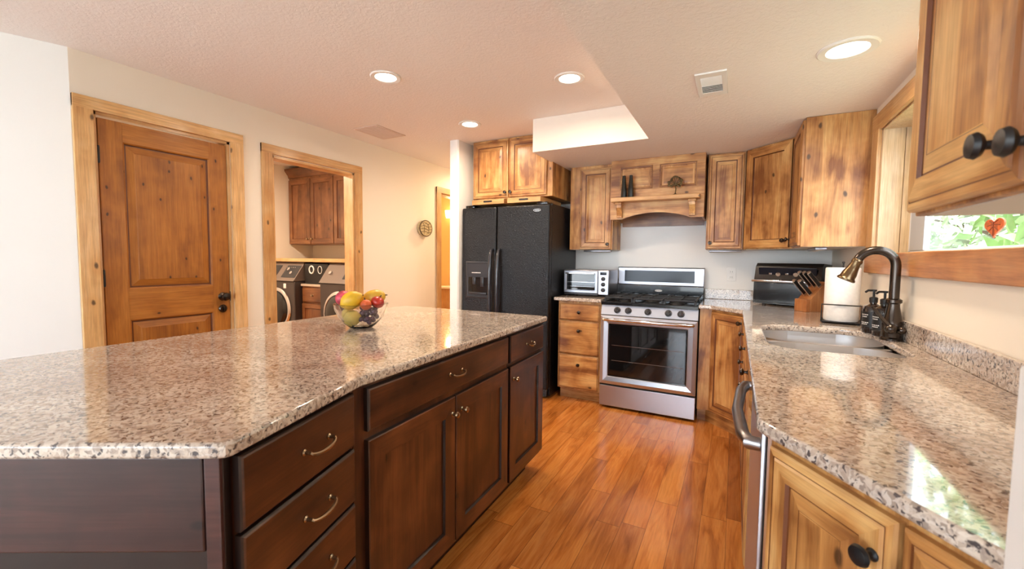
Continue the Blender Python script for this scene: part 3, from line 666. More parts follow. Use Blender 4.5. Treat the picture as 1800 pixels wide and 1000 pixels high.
mb = MB(); mb.box(0, 1.588, .075, .59, 0, .105, 0); part(mb, 'toe_kick', ['alder_h'], b)
for x, w2, kx in ((.012, .46, .42), (.478, .545, .50), (1.03, .545, .04)):
    door(b, x, .115, w2, .585, kn=(kx, .54)); door(b, x, .715, w2, .165, 'drawer', kn=(w2/2, .082))
# dishwasher
d = thing('dishwasher', 'dishwasher with a curved steel bar handle, under the right worktop seen edge on', 'dishwasher', (1.085, -2.444, 0), R(-90))
mb = MB(); mb.box(.002, .596, .0, .57, .105, .895, 0, .003); mb.build('body', 'matblack', d)
mb = MB(); mb.box(.002, .596, -.012, .0, .11, .893, 0, .004); dd = mb.build('door', 'steel', d)
mb = MB(); mb.tube([(.05, -.012, .83), (.052, -.036, .828), (.10, -.050, .822), (.30, -.062, .815), (.50, -.050, .812), (.548, -.036, .812), (.55, -.012, .812)], [.017, .018, .017, .016, .017, .018, .017], 0, 12); mb.build('handle', 'darksteel', dd)
mb = MB(); mb.box(.002, .596, .05, .57, 0, .105, 0); mb.build('kick_plate', 'matblack', d)
# angled end cabinet
b = thing('angled_base_cabinet', 'nearest base cabinet, angled, with raised panel doors under the right worktop', 'cabinet', (1.085, -3.052, 0))
GX, GY = Vector((1.085, -3.158)), Vector((1.335, -3.525)); gd = (GY-GX).normalized(); ga = math.atan2(gd.y, gd.x)
o0 = Vector((1.085, -3.052)); pl = [Vector((1.085, -3.052)), GX, GY, Vector((1.345, -3.545)), Vector((XR-.002, -3.545)), Vector((XR-.002, -3.052))]
mb = MB(); mb.prism([tuple(p-o0) for p in pl], .105, ZT, 0, .001); part(mb, 'body', AL, b)
mb = MB(); mb.prism([tuple(p-o0) for p in [Vector((1.15, -3.052)), Vector((1.155, -3.158)), Vector((1.40, -3.52)), Vector((XR-.01, -3.52)), Vector((XR-.01, -3.052))]], 0, .105, 0); part(mb, 'toe_kick', ['alder_h'], b)
p = GX+gd*.012-o0; q = part(raised_mb(.268, .765, .054), 'door', AL, b, p.x, p.y, .118, ga); knob(q, .238, .695, .017, 'matblack')
p = GX+gd*.288-o0; q = part(raised_mb(.148, .765, .042), 'door', AL, b, p.x, p.y, .118, ga); knob(q, .025, .695, .017, 'matblack')

# --- right worktop with sink cut-out
def rrect(x0, x1, y0, y1, r, n=8):
    out = []
    for cx, cy, a0 in ((x1-r, y1-r, 0), (x0+r, y1-r, 90), (x0+r, y0+r, 180), (x1-r, y0+r, 270)):
        out += [(cx+r*math.cos(R(a0+90*k/n)), cy+r*math.sin(R(a0+90*k/n))) for k in range(n+1)]
    return out
w = MB(); mb = w; mb.slab([(.766, -.655), (.85, -.655), (1.055, -.862), (1.056, -3.152), (1.062, -3.168), (1.322, -3.5465), (XR-.002, -3.5465), (XR-.002, -.002), (.766, -.002)], [rrect(1.135, 1.600, -2.232, -1.512, .13)], ZT, ZC, 0, .007); tag(w.build('worktop', 'granite'), 'long granite worktop with the sink, running from the stove along the window wall', 'worktop', 'granite worktops')
o = MB(); o.box(.766, XR-.023, -.022, -.002, ZC+.0005, 1.018, 0, .003); tag(o.build('backsplash', 'granite'), 'low granite backsplash strip right of the stove', 'backsplash', 'granite backsplash strips')
o = MB(); o.box(XR-.022, XR-.002, -3.546, -.003, ZC+.0005, 1.018, 0, .003); tag(o.build('backsplash', 'granite'), 'long low granite backsplash strip below the window sill', 'backsplash', 'granite backsplash strips')
s = thing('kitchen_sink', 'undermount stainless double bowl sink in the right worktop below the window', 'sink', (1.3675, -1.872, .70))
for y0, y1 in ((.026, .375), (-.375, -.002)):
    mb = MB(); lo = [(0, .198), (.0, .175), (.012, .03), (.04, .004)]; vs = []; fs = []; n = 36
    for i, z in lo: vs += [(x, y, z) for x, y in rrect(-.245+i, .245-i, y0+i, y1-i, max(.03, min(.14, (y1-y0)/2-.002)-i))]
    for j in range(len(lo)-1):
        for k in range(n): l = (k+1) % n; fs.append([j*n+k, j*n+l, (j+1)*n+l, (j+1)*n+k])
    fs.append([(len(lo)-1)*n+k for k in range(n)]); mb.add(vs, fs, 0)
    q = mb.build('bowl', 'sinksteel', s)
    mb = MB(); mb.lathe([(.045, .0045), (.043, .008), (.03, .006), (.001, .005)], 0, 20, Tr(0, (y0+y1)/2, 0)); mb.build('drain', 'chrome', q)
mb = MB(); mb.box(-.238, .238, -.0015, .0255, .10, .1985, 0, .007); mb.build('divider', 'sinksteel', s)

# faucet
fz = thing('faucet', 'oil rubbed bronze gooseneck faucet with pull down spray head behind the sink', 'faucet', (1.622, -1.775, ZC))
mb = MB(); mb.lathe([(.042, 0), (.042, .008), (.036, .014), (.037, .024), (.038, .07), (.034, .088), (.028, .115), (.022, .15), (.022, .160), (.029, .166), (.029, .178), (.020, .184)], 0, 28); mb.build('base', 'bronze', fz)
ar = .068; arc = [(-ar+ar*math.cos(a), .004*(1-math.cos(a)), .327+ar*math.sin(a)) for a in [math.pi*k/14*.90 for k in range(15)]]
mb = MB(); mb.tube([(0, 0, .17), (0, 0, .25)]+arc, .0185, 0, 16); sp = mb.build('spout', 'bronze', fz)
e1 = Vector(arc[-1]); dr_ = (Vector(arc[-1])-Vector(arc[-2])).normalized(); e2 = e1+dr_*.3
mb = MB(); mb.lathe([(.0187, -.006), (.0215, .0), (.0215, .008), (.019, .014), (.024, .042), (.029, .064), (.030, .082), (.036, .090), (.036, .096), (.030, .099), (.001, .098)], 0, 24, Ax(e1, e2)); mb.build('spray_head', 'copper', fz)
mb = MB(); mb.tube([(-.01, -.034, .055), (-.02, -.062, .055)], .015, 0, 12); mb.tube([(-.018, -.056, .06), (-.045, -.060, .090), (-.085, -.05, .150)], [.011, .008, .0065], 0, 10); mb.ball((-.018, -.056, .055), .022, 0, 14, 8); mb.ball((.02, -.048, .05), .017, 0, 14, 8); mb.build('lever', 'bronze', fz)

# soap bottles
for i, (x, y, l) in enumerate(((1.596, -1.585, 'black soap pump bottle beside the faucet, the one farther from the camera'), (1.614, -1.682, 'black soap pump bottle half hidden behind the faucet, the nearer one'))):
    b = thing('soap_bottle', l, 'soap bottle', (x, y, ZC), R(-60), 'black soap pump bottles')
    mb = MB(); mb.lathe([(.036, 0), (.040, .004), (.040, .112), (.034, .130), (.014, .142), (.014, .15)], 0, 22); mb.build('bottle', 'amber', b)
    mb = MB(); mb.lathe([(.0405, .03), (.0405, .105)], 0, 22, None, False); mb.build('label', 'matblack', b)
    mb = MB()
    for z, s2 in ((.088, .7), (.078, .5), (.050, .8), (.042, .6)):
        n = 6; aa = [(-.5+k/(n-1))*s2*1.3-math.pi/2 for k in range(n)]
        for k in range(n-1):
            a0, a1 = aa[k], aa[k]+(aa[k+1]-aa[k])*.7; rr = .0412
            mb.add([(rr*math.cos(a0), rr*math.sin(a0), z), (rr*math.cos(a1), rr*math.sin(a1), z), (rr*math.cos(a1), rr*math.sin(a1), z+.004), (rr*math.cos(a0), rr*math.sin(a0), z+.004)], [[0, 1, 2, 3]])
    mb.build('lettering', 'white', b)
    mb = MB(); mb.lathe([(.016, .148), (.017, .170), (.012, .174), (.005, .176), (.005, .20), (.011, .202), (.011, .210), (.001, .211)], 0, 16); mb.tube([(0, 0, .206), (0, -.03, .206), (0, -.042, .198)], .005, 0, 8); mb.build('pump', 'matblack', b)

# paper towel roll in a wire holder
px, py = 1.535, -1.235
t = thing('paper_towel_holder', 'black wire paper towel holder on the worktop left of the soap bottles', 'paper towel holder', (px, py, ZC), R(-10))
mb = MB(); mb.box(-.09, .09, -.09, .09, .008, .013, 0, .002); mb.build('base', 'matblack', t)
for sx in (-1, 1):
    for sy in (-1, 1): mb = MB(); mb.lathe([(.008, 0), (.009, .009)], 0, 10, Tr(sx*.075, sy*.075, 0)); mb.build('foot', 'matblack', t)
mb = MB(); mb.tube([(0, 0, .01), (0, 0, .335)], .004, 0, 8); mb.ball((0, 0, .338), .007, 0); mb.build('post', 'matblack', t)
mb = MB(); mb.tube([(-.086, -.084, .012), (-.086, -.084, .105), (.086, -.084, .105), (.086, -.084, .012)], .004, 0, 8); mb.build('guard_rail', 'matblack', t)
o = MB(); o.lathe([(.02, .0), (.078, 0), (.080, .004), (.080, .29), (.076, .296), (.022, .296), (.020, .28), (.02, .0)], 0, 40, None, False); tag(o.build('paper_towel_roll', 'paper', loc=(px, py, ZC+.0135)), 'white paper towel roll standing in the black wire holder', 'paper towel')

# countertop air fryer oven
t = thing('air_fryer_oven', 'black countertop air fryer oven with steel handle in the back corner of the worktop', 'air fryer', (1.393, -.262, ZC), R(-20))
mb = MB(); pr = [(-.15, .012), (.16, .012), (.16, .315), (-.085, .325), (-.118, .30), (-.15, .185)]
mb.prism(pr, -.22, .22, 0, 0, Matrix(((0, 0, 1, 0), (1, 0, 0, 0), (0, 1, 0, 0), (0, 0, 0, 1)))); mb.build('body', 'black', t)
mb = MB(); mb.box(-.205, .205, -.158, -.148, .02, .175, 0, .006); dd = mb.build('drawer', 'black', t)
mb = MB(); mb.box(-.232, .222, -.172, -.150, .178, .196, 0, .005); mb.build('handle', 'chrome', dd)
mb = MB(); nrm = Matrix.Translation((0, -.1345, .245)) @ Matrix.Rotation(math.atan2(.032, .115), 4, 'X'); mb.box(-.19, .19, -.0035, .004, -.048, .048, 0, .002, nrm); pn = mb.build('control_panel', 'blueled', t)
mb = MB()
for x in (-.055, .06): mb.lathe([(.017, 0), (.016, .01), (.001, .011)], 0, 18, nrm @ Ax((x, -.0035, 0), (x, -1, 0)))
for x in (-.11, .0, .10, .13): mb.box(x-.010, x+.010, -.0045, -.003, -.006, .006, 0, .001, nrm)
mb.build('buttons', 'chrome', pn)
for x in (-.15, .15):
    for y in (-.12, .13): mb = MB(); mb.lathe([(.014, 0), (.015, .014)], 0, 12, Tr(x, y, 0)); mb.build('foot', 'matblack', t)

# knife block and knives
KR = R(-50)
t = thing('knife_block', 'slanted wooden knife block standing in front of the black air fryer oven', 'knife block', (1.468, -.665, ZC), KR)
mm = Matrix(((0, 0, 1, 0), (1, 0, 0, 0), (0, 1, 0, 0), (0, 0, 0, 1)))
mb = MB(); mb.prism([(-.055, 0), (.105, 0), (.125, .165), (.065, .205), (-.055, .085)], -.05, .05, 0, .003, mm); mb.build('body', 'knifewood', t)
mb = MB(); mb.box(-.047, .047, -.085, -.0555, 0, .085, 0, .003); mb.build('front_block', 'knifewood', t)
ax = Vector((0, -.62, .78)).normalized(); up = Vector((0, -.12, .12)).normalized()
k = 0
for row, fr in enumerate((.25, .72)):
    for col in range(3 if row else 2):
        x = (-.036+.036*col) if row else (-.022+.044*col); base = Vector((x, -.055+.12*fr, .085+.12*fr))
        e = bpy.data.objects.new('knife', None); C.objects.link(e); e.empty_display_size = .05
        mk = Matrix.Translation(t.location) @ Matrix.Rotation(KR, 4, 'Z') @ Matrix.Translation(base) @ Vector((0, -.72, .69)).to_track_quat('Z', 'Y').to_matrix().to_4x4()
        e.matrix_world = mk
        tag(e, ['steel edged black knife handle in the lower row of the block, left', 'steel edged black knife handle in the lower row of the block, right', 'black knife handle in the upper row of the block, left', 'black knife handle in the upper row of the block, middle', 'black knife handle in the upper row of the block, right'][k], 'knife', 'knives in the block'); k += 1
        mb = MB(); mb.box(-.008, .008, -.013, .013, .010, .135, 0, .005); mb.build('handle', 'matblack', e)
        mb = MB(); mb.box(-.0035, .0035, -.0150, .0150, .0, .137, 0, .001); mb.lathe([(.011, .134), (.011, .142), (.001, .143)], 0, 10); mb.build('tang', 'sinksteel', e)

# outlet, under cabinet light bars
o = thing('wall_outlet', 'white double outlet on the wall between the stove and the air fryer oven', 'outlet', (.972, 0, 1.15))
mb = MB(); mb.box(-.036, .036, -.006, 0, -.058, .058, 0, .002); mb.build('cover_plate', 'white', o)
for z in (-.024, .024):
    mb = MB(); mb.box(-.016, .016, -.008, -.005, z-.017, z+.017, 0, .003); mb.box(-.008, -.006, -.0084, -.0079, z-.006, z+.006, 1); mb.box(.006, .008, -.0084, -.0079, z-.006, z+.006, 1); mb.build('socket', ['white', 'matblack'], o)
for (x, y, rz, l, ln) in ((.80, -.20, 0, 'slim light bar under the narrow cabinet right of the hood', .24), (-.30, -.20, 0, 'slim light bar under the cabinet between fridge and hood', .26), (1.46, -.70, R(-90), 'slim light bar under the cabinet beside the window', .32)):
    o = thing('light_bar', l, 'light bar', (x, y, UB-.002), rz, 'under cabinet light bars')
    mb = MB(); mb.box(0, ln, -.03, .03, -.018, 0, 0, .004); mb.build('housing', 'darksteel', o); mb = MB(); mb.box(.01, ln-.01, -.02, .02, -.0195, -.0175, 0); mb.build('diffuser', 'under', o)
# ------------------------------------------------------------------ island
A0, A1 = Vector((.036, -3.36)), Vector((-.012, -1.895)); B0 = Vector((.157, -3.775)); E1 = Vector((-1.06, -4.455))
da = (A1-A0).normalized(); ra = math.atan2(da.y, da.x); LA_ = (A1-A0).length
db = (A0-B0).normalized(); rb = math.atan2(db.y, db.x); LB = (A0-B0).length
outer = [(.016, -1.868), (.064, -3.349), (.188, -3.772), (.187, -3.786), (.176, -3.796), (-.169, -3.990), (-1.10, -4.512), (-1.075, -1.93), (-1.055, -1.89)]
o = MB(); o.slab(outer, [], ZT, ZC, 0, .007); tag(o.build('worktop', 'granite'), 'big granite worktop on the dark island, holding the fruit bowl', 'worktop', 'granite worktops')
def loc(pt, org, rz): v = Vector(pt)-org; return (v.x*math.cos(rz)+v.y*math.sin(rz), -v.x*math.sin(rz)+v.y*math.cos(rz))
# wide unit: wide drawer over two doors (nearer), narrow unit: drawer over door (far end)
u = thing('island_cabinet', 'dark stained island cabinet with one wide drawer above two doors', 'cabinet', (A0.x, A0.y, 0), ra, 'dark island cabinets')
mb = MB(); mb.box(.003, 1.005, 0, .66, .10, ZT, 0, .001); part(mb, 'body', IS, u); mb = MB(); mb.box(.003, 1.005, .07, .66, 0, .10, 0); part(mb, 'toe_kick', ['island_edge'], u)
d = door(u, .045, .752, .945, .132, 'drawer', IS); pull(d, .47, .066, .085)
d = door(u, .045, .125, .468, .60, 'shaker', IS, st=.07); knob(d, .445, .535, .013, 'nickel'); d = door(u, .519, .125, .471, .60, 'shaker', IS, st=.07); knob(d, .04, .535, .013, 'nickel')
u = thing('island_cabinet', 'dark stained island cabinet with one narrow drawer above one door, nearest the fridge', 'cabinet', tuple(A0+da*1.005)+(0,), ra, 'dark island cabinets')
w2 = LA_-1.005; mb = MB(); mb.box(.001, w2, 0, .66, .10, ZT, 0, .001); part(mb, 'body', IS, u); mb = MB(); mb.box(.001, w2-.05, .07, .66, 0, .10, 0); part(mb, 'toe_kick', ['island_edge'], u)
d = door(u, .010, .745, w2-.015, .139, 'drawer', IS); pull(d, .225, .062, .07)
d = door(u, .010, .125, w2-.015, .60, 'shaker', IS, st=.07); knob(d, .035, .535, .013, 'nickel')
# angled drawer unit
u = thing('island_cabinet', 'dark stained angled island cabinet with a stack of four drawers, nearest the camera', 'cabinet', (B0.x, B0.y, 0), rb, 'dark island cabinets')
ed = (E1-B0).normalized(); q1 = B0+ed*.72
pl = [loc(B0+db*.026, B0, rb), loc(A0, B0, rb), loc(A0+Vector((-.66, -.02)), B0, rb), loc(q1+db*.026, B0, rb)]
mb = MB(); mb.prism(pl, .10, ZT, 0, .001); part(mb, 'body', IS, u)
tk = [loc(B0+ed*.08+db*.05, B0, rb), loc(A0+Vector((-.08, -.002)), B0, rb), loc(A0+Vector((-.64, -.03)), B0, rb), loc(q1+db*.05, B0, rb)]
mb = MB(); mb.prism(tk, 0, .10, 0); part(mb, 'toe_kick', ['island_edge'], u)
for z0, z1 in ((.732, .886), (.570, .724), (.408, .562), (.125, .400)):
    d = door(u, .020, z0, LB-.036, z1-z0, 'drawer', IS); pull(d, .226, (z1-z0)/2, .095)
# end panel facing the camera side
re = math.atan2(-ed.y, -ed.x); u = thing('island_end_panel', 'wide glossy dark maroon panel closing the near end of the island', 'end panel', (E1.x, E1.y, 0), re)
LE = (E1-B0).length
mb = MB(); mb.rect_rings(0, LE, 0, ZT, [(0, .02), (0, 0), (.002, -.002)], [0]*3); mb.box(LE-.03, LE-.001, -.010, -.0005, 0, ZT-.001, 1, .002)
mb.build('panel', ['island_edge', 'end_gloss'], u)
mb = MB(); mb.box(0, LE-.031, -.012, -.001, .712, ZT-.002, 0, .004); mb.build('apron_board', 'end_gloss', u)
# back of the island
u = thing('island_back_panel', 'dark stained board closing the door side of the island', 'back panel', (-.80, -1.92, 0), R(-90))
mb = MB(); mb.box(0, 2.30, 0, .02, 0, ZT, 0, .001); mb.build('panel', 'island', u)

# ------------------------------------------------------------------ fruit bowl
bx, by = -.597, -2.735
o = MB(); pro = [(.001, .0), (.05, .0), (.056, .004), (.075, .02), (.105, .055), (.122, .09), (.128, .118), (.124, .119), (.117, .09), (.100, .057), (.071, .024), (.05, .010), (.001, .009)]
o.lathe(pro, 0, 48, None, False); tag(o.build('fruit_bowl', 'glass', loc=(bx, by, ZC+.0005), angle=60), 'clear glass bowl of fruit on the big granite island worktop', 'bowl')
vR = Vector((.883, .469, 0)); vF = Vector((-.469, .883, 0))
def fruit(name, label, cat, r_, f_, z_, rad, sc, mat, rot=0, group='fruit in the glass bowl', stem=True, tip=0.0):
    p = Vector((bx, by, ZC))+vR*r_+vF*f_+Vector((0, 0, z_)); t = thing(name, label, cat, tuple(p), 0.4877, group)
    b = bmesh.new(); bmesh.ops.create_uvsphere(b, u_segments=28, v_segments=18, radius=rad)
    for v in b.verts:
        k = v.co.z/rad; v.co = Vector((v.co.x*sc[0], v.co.y*sc[1], v.co.z*sc[2]))
        if tip and abs(k) > .9: v.co.z *= 1+tip*(abs(k)-.9)*10
        if tip < 0: pass
    mb = MB(); mb.bm(b, 0, Matrix.Rotation(R(rot), 4, 'Y')); mb.build('flesh' if name == 'pear' else 'skin', mat, t)
    if stem:
        mm = Matrix.Rotation(R(rot), 4, 'Y'); mb = MB(); mb.tube([(0, 0, rad*sc[2]*.97), (.003, 0, rad*sc[2]+.010)], [.0035, .0025], 0, 6, mtx=mm); mb.build('stem', 'stem', t)
fruit('lemon', 'large yellow lemon lying on top, front left of the glass bowl', 'lemon', -.030, -.045, .136, .045, (.95, .95, 1.18), 'lemon', 62, tip=.12)
fruit('lemon', 'pale yellow lemon low at the front inside the glass bowl', 'lemon', -.026, -.045, .052, .037, (1, .92, 1.05), 'pale_lemon', 80, tip=.12)
fruit('mango', 'yellow mango on top at the back right of the glass bowl', 'mango', .05, .035, .142, .044, (.9, .9, 1.35), 'mango', 75)
fruit('apple', 'red apple at the right rim of the glass bowl', 'apple', .084, -.015, .126, .032, (1, 1, .9), 'apple', 25)
fruit('peach', 'orange peach under the mango beside the red apple', 'peach', .044, -.062, .118, .026, (1, 1, .95), 'peach', -15)
fruit('pink_fruit', 'pink red fruit at the left rim of the glass bowl', 'fruit', -.090, .012, .140, .038, (1, 1, 1), 'pinkfruit', -30)
fruit('lemon', 'small pale lemon low at the left inside the glass bowl', 'lemon', -.070, .012, .062, .030, (1, 1, 1.15), 'pale_lemon', 20, tip=.1)
g = thing('grape_bunch', 'bunch of purple grapes at the front right inside the glass bowl', 'grapes', tuple(Vector((bx, by, ZC))+vR*.042+vF*-.02+Vector((0, 0, .066))), .4877, 'fruit in the glass bowl')
rnd = random.Random(5); gm = MB(); gm.ball((0, 0, 0), .0125, 0, 14, 9); first = None
for k in range(26):
    p = (rnd.uniform(-.03, .034), rnd.uniform(-.03, .025), rnd.uniform(-.03, .036))
    if first is None: first = gm.build('grape', 'grape', g, loc=p)
    else:
        c = first.copy(); C.objects.link(c); c.location = p
mb = MB(); mb.tube([(0, 0, .03), (.01, .004, .045), (.012, .01, .055)], .0025, 0, 6); mb.build('stem', 'stem', g)

# ------------------------------------------------------------------ ceiling lights and vents
def downlight(x, y, z, r, label, power):
    t = thing('recessed_light', label, 'ceiling light', (x, y, z), 0, 'recessed ceiling lights')
    mb = MB(); mb.lathe([(r*.66, -.001), (r*.70, -.006), (r*.95, -.008), (r, -.004), (r, 0), (r*.66, 0)], 0, 40, None, False); mb.build('trim_ring', 'white', t)
    mb = MB(); mb.lathe([(.001, -.0025), (r*.66, -.0025)], 0, 32, None, False); mb.build('lens', 'lens', t)
    d = bpy.data.lights.new('bulb', 'AREA'); d.shape = 'DISK'; d.size = r*1.3; d.energy = power; d.color = (1, .80, .60); d.spread = R(170)
    l = bpy.data.objects.new('bulb', d); C.objects.link(l); l.parent = t; l.location = (0, 0, -.012)
LS = [(-.982, -2.159, H1, .095, 'recessed ceiling light nearest the door, on the left of the higher ceiling', 1.0), (.041, -1.627, H1, .095, 'recessed ceiling light in front of the white soffit', 1.0),
      (-1.026, -1.131, H1, .095, 'recessed ceiling light above the fridge, smallest in view', 1.0), (1.373, -1.991, H2, .105, 'large recessed light in the lower ceiling over the sink', .8)]
for x, y, z, r_, l, k in LS: downlight(x, y, z, r_, l, LAMP_W*k)
v = thing('ceiling_vent', 'white square louvered vent in the lower ceiling', 'vent', (.867, -1.86, H2), R(0), 'ceiling vents')
mb = MB(); mb.slab([(-.068, -.15), (.068, -.15), (.068, .15), (-.068, .15)], [[(-.046, -.105), (.046, -.105), (.046, .105), (-.046, .105)]], -.008, 0, 0, .002); mb.build('frame', 'white', v)
mb = MB(); mb.box(-.046, .046, -.105, .105, -.002, -.0005); mb.build('backing', 'ventgrey', v)
for k in range(12):
    y = -.097+k*.0176; mb = MB(); mb.box(-.046, .046, -.008, .008, -.0006, .0006, 0, 0, Matrix.Translation((0, y, -.005)) @ Matrix.Rotation(R(-38 if k < 6 else 38), 4, 'X')); mb.build('slat', 'white', v)
v = thing('ceiling_vent', 'flat square return grille in the higher ceiling near the hallway', 'vent', (-1.885, -1.295, H1), 0, 'ceiling vents')
mb = MB(); mb.box(-.14, .14, -.18, .18, -.006, 0, 0, .003); mb.build('frame', 'ceil_grille', v)
mb = MB()
for k in range(16): mb.box(-.12, .12, -.155+k*.02, -.143+k*.02, -.0085, -.0055, 0)
mb.build('grille', 'ceil_grille', v)

# ------------------------------------------------------------------ left wall plaque, window ornament
p = thing('wall_plaque', 'small thick oval carved wall plaque on the wall left of the hallway door', 'wall decor', (XL, -.245, 1.613), R(90))
ov = Matrix.Diagonal((1.2, 1, 1, 1))
mb = MB(); mb.lathe([(.001, 0), (.088, 0), (.092, .008), (.092, .046), (.086, .052), (.001, .050)], 0, 40, ov @ Ax((0, 0, 0), (0, -1, 0))); mb.build('disc', 'woven', p)
mb = MB(); mb.tube([(.091*math.cos(a), -.048, .091*math.sin(a)) for a in [math.pi*2*k/36 for k in range(36)]], .006, 0, 8, closed=True, mtx=ov); mb.build('rim', 'woven_dark', p)
mb = MB()
for z in (.055, .02, -.012, -.045): mb.tube([(-math.sqrt(.0078-z*z)*.95, -.0515, z), (-.02, -.0525, z+.012), (.03, -.0525, z-.006), (math.sqrt(.0078-z*z)*.95, -.0515, z+.004)], .0025, 0, 6, mtx=ov)
for x in (-.035, .03): mb.tube([(x, -.0515, -.06), (x+.012, -.0525, .0), (x-.004, -.0515, .055)], .0022, 0, 6, mtx=ov)
mb.build('carving', 'woven_dark', p)
hx, hy, hz = XR+.142, -2.03, 1.405
o = thing('leaf_ornament', 'orange heart shaped leaf suncatcher hanging in the window', 'ornament', (hx, hy, hz), R(-90))
hp = [(16*math.sin(a)**3, 13*math.cos(a)-5*math.cos(2*a)-2*math.cos(3*a)-math.cos(4*a)) for a in [math.pi*2*k/36 for k in range(36)]]
mb = MB(); mb.prism([(x*.0042, y*.0024) for x, y in hp], -.003, .003, 0, .001, Matrix(((1, 0, 0, 0), (0, 0, 1, 0), (0, 1, 0, 0), (0, 0, 0, 1)))); mb.build('leaf', 'orange', o)
mb = MB()
for s_ in (-1, 1):
    mb.tube([(0, -.0035, .012), (s_*.03, -.0035, .022)], .0014, 0, 5); mb.tube([(0, -.0035, .008), (s_*.045, -.0035, .004)], .0014, 0, 5)
    mb.tube([(0, -.0035, .0), (s_*.03, -.0035, -.014)], .0014, 0, 5)
mb.tube([(0, -.0035, .018), (0, -.0035, -.034)], .0016, 0, 5); mb.build('veins', 'orange_dark', o)
mb = MB(); mb.tube([(0, 0, .014), (0, 0, .557)], .0006, 0, 4); mb.build('thread', 'white', o)

# ------------------------------------------------------------------ laundry room
def washer(x, label, knobs):
    w = thing('washing_machine', label, 'washing machine', (x, -1.10, 0), 0, 'front loading laundry machines')
    mb = MB(); mb.box(-.31, .31, .02, .72, .30, .985, 0, .012); mb.build('body', 'washer', w)
    mb = MB(); mb.box(-.31, .31, .02, .72, .01, .297, 0, .010); pd = mb.build('pedestal', 'washer', w)
    mb = MB(); mb.box(-.28, .28, .008, .022, .16, .24, 0, .005); mb.build('drawer_front', 'washer_panel', pd)
    mb = MB(); mm = Matrix(((0, 0, 1, 0), (1, 0, 0, 0), (0, 1, 0, 0), (0, 0, 0, 1)))
    mb.prism([(.005, .987), (.20, .987), (.20, 1.20), (.16, 1.20)], -.31, .31, 0, .004, mm); cp = mb.build('console', 'washer_panel', w)
    nr = Matrix.Translation((0, .08, 1.09)) @ Matrix.Rotation(-math.atan2(.155, .213), 4, 'X')
    mb = MB()
    if knobs:
        mb.box(-.30, -.05, -.004, .004, -.08, .09, 0, .003, nr); mb.box(.05, .30, -.004, .004, -.08, .09, 0, .003, nr)
    else: mb.box(.02, .26, -.004, .004, -.07, .08, 0, .003, nr)
    mb.build('display', 'charcoal', cp)
    mb = MB()
    for x2, z2 in ((-.2, 0), (.12, .03), (.2, -.02)): mb.lathe([(.022, 0), (.020, .014), (.001, .015)], 0, 16, nr @ Ax((x2, -.004, z2), (x2, -1, z2)))
    for k2 in range(5): mb.box(.06+k2*.035, .075+k2*.035, -.006, -.003, .055, .063, 0, 0, nr)
    mb.build('buttons', 'chrome', cp)
    mb = MB(); mb.lathe([(.245, 0), (.25, .008), (.235, .02), (.215, .022), (.205, .012)], 0, 44, Ax((0, .02, .655), (0, -1, .655)), False); dd = mb.build('door_ring', 'chrome', w)
    mb = MB(); mb.lathe([(.206, .012), (.20, .03), (.17, .05), (.10, .058), (.001, .06)], 0, 40, Ax((0, .02, .655), (0, -1, .655))); mb.build('door', 'black', w)
    mb = MB(); mb.box(.12, .165, .015, .021, .90, .955, 0, .002); mb.build('badge', 'white', w)
washer(-3.752, 'graphite front loading washer at the left in the laundry room', True); washer(-2.70, 'graphite front loading dryer at the right, half behind the laundry door frame', False)
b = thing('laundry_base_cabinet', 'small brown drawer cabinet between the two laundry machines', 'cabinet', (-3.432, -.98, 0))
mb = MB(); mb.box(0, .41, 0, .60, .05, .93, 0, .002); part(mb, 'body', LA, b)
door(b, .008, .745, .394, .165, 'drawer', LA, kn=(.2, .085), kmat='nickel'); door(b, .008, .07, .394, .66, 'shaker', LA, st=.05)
o = MB(); o.box(-3.434, -3.018, -1.005, -.36, .9305, .955, 0, .004); tag(o.build('worktop', 'nickel_top'), 'narrow pale counter slab between the laundry machines', 'worktop', 'laundry worktop')
k = thing('speaker', 'black speaker with two white rings standing between the laundry machines', 'speaker', (-3.225, -.88, .955), R(4))
mb = MB(); mb.box(-.185, .185, -.08, .10, 0, .235, 0, .01); mb.build('body', 'matblack', k)
mb = MB(); mb.tube([(-.07+.035*math.cos(a), -.082, .165+.042*math.sin(a)) for a in [math.pi*2*q/24 for q in range(24)]], .008, 0, 8, closed=True); mb.build('ring', 'white', k)
mb = MB(); mb.tube([(.06+.03*math.cos(a), -.082, .165+.042*math.sin(a)) for a in [math.pi*2*q/24 for q in range(24)]], .004, 0, 8, closed=True); mb.build('ring', 'white', k)
o = MB(); o.box(-4.065, XL-.125, -.98, -.355, 1.208, 1.248, 0, .004); tag(o.build('laundry_shelf', 'pine_h'), 'long pine board shelf above the laundry machines', 'shelf')
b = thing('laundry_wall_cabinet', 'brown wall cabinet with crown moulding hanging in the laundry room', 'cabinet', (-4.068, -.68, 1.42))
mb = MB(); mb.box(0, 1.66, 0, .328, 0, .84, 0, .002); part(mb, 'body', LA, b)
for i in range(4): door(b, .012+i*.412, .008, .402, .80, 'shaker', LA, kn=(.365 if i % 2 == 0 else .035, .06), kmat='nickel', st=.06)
mb = MB(); mb.prism([(0, .835), (-.012, .84), (-.02, .87), (-.06, .92), (-.065, .945), (0, .945)], 0, 1.66, 0, 0, Matrix(((0, 0, 1, 0), (1, 0, 0, 0), (0, 1, 0, 0), (0, 0, 0, 1)))); part(mb, 'crown_moulding', ['laundry_h'], b)

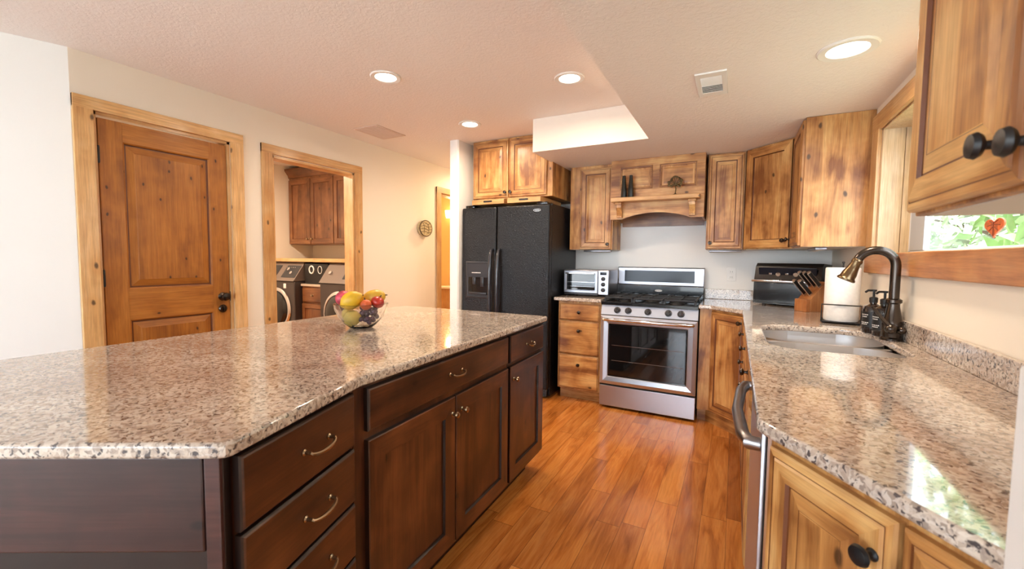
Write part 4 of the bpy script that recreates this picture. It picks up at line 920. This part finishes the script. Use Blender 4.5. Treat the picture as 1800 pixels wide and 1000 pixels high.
# ------------------------------------------------------------------ bathroom seen through the hall doorway
b = thing('bathroom_vanity', 'white sink vanity seen through the narrow hallway doorway', 'vanity', (-2.985, 1.05, 0))
mb = MB(); mb.box(0, .59, 0, .44, .05, .80, 0, .003); mb.build('body', 'pine', b)
mb = MB(); mb.box(-.02, .595, -.03, .445, .80, .835, 0, .008); mb.lathe([(.20, .835), (.205, .85), (.19, .852), (.15, .83)], 0, 32, Tr(.29, .2, 0), False); mb.build('basin', 'basin', b)
mb = MB(); mb.tube([(.29, .38, .83), (.29, .38, .95), (.29, .34, .98), (.29, .27, .96)], .011, 0, 10); mb.build('tap', 'chrome', b)
b = thing('bathroom_mirror', 'dark framed mirror above the bathroom vanity', 'mirror', (-3.075, 1.5, 1.05))
mb = MB(); mb.rect_rings(0, .60, 0, .62, [(0, 0), (0, -.02), (.03, -.02), (.035, -.012)], [0, 0, 0, 1]); mb.build('frame', ['matblack', 'mirror'], b)
b = thing('wall_sconce', 'warm glowing vanity light above the bathroom mirror', 'wall light', (-3.14, 1.5, 1.97))
mb = MB(); mb.box(-.03, .45, -.02, 0, -.03, .03, 0, .004); mb.build('base', 'nickel', b)
for x in (.03, .21, .39): mb = MB(); mb.lathe([(.035, -.03), (.05, .05), (.052, .09), (.035, .09)], 0, 20, Tr(x, -.08, -.03)); mb.build('shade', 'sconce', b)
def lamp(parent, loc, e, col, size=.2):
    d = bpy.data.lights.new('bulb', 'AREA'); d.shape = 'DISK'; d.size = size; d.energy = e; d.color = col
    l = bpy.data.objects.new('bulb', d); C.objects.link(l); l.parent = parent; l.location = loc; return l
l_ = lamp(b, (.21, -.16, 0), 14, (1, .70, .36)); l_.rotation_euler = (R(-75), 0, 0)
for x, y, lb, e, col in ((-1.86, .55, 'flush ceiling light in the hallway behind the fridge wall', 8.5, (1, .72, .42)), (-3.3, -2.0, 'flush ceiling light in the laundry room', 24, (1, .82, .62))):
    t = thing('flush_ceiling_light', lb, 'ceiling light', (x, y, H1)); mb = MB(); mb.lathe([(.13, 0), (.135, -.02), (.12, -.03)], 0, 32, None, False); mb.build('rim', 'nickel', t)
    mb = MB(); mb.lathe([(.12, -.025), (.09, -.05), (.001, -.06)], 0, 32, None, False); mb.build('diffuser', 'lens', t); lamp(t, (0, 0, -.075), e, col)
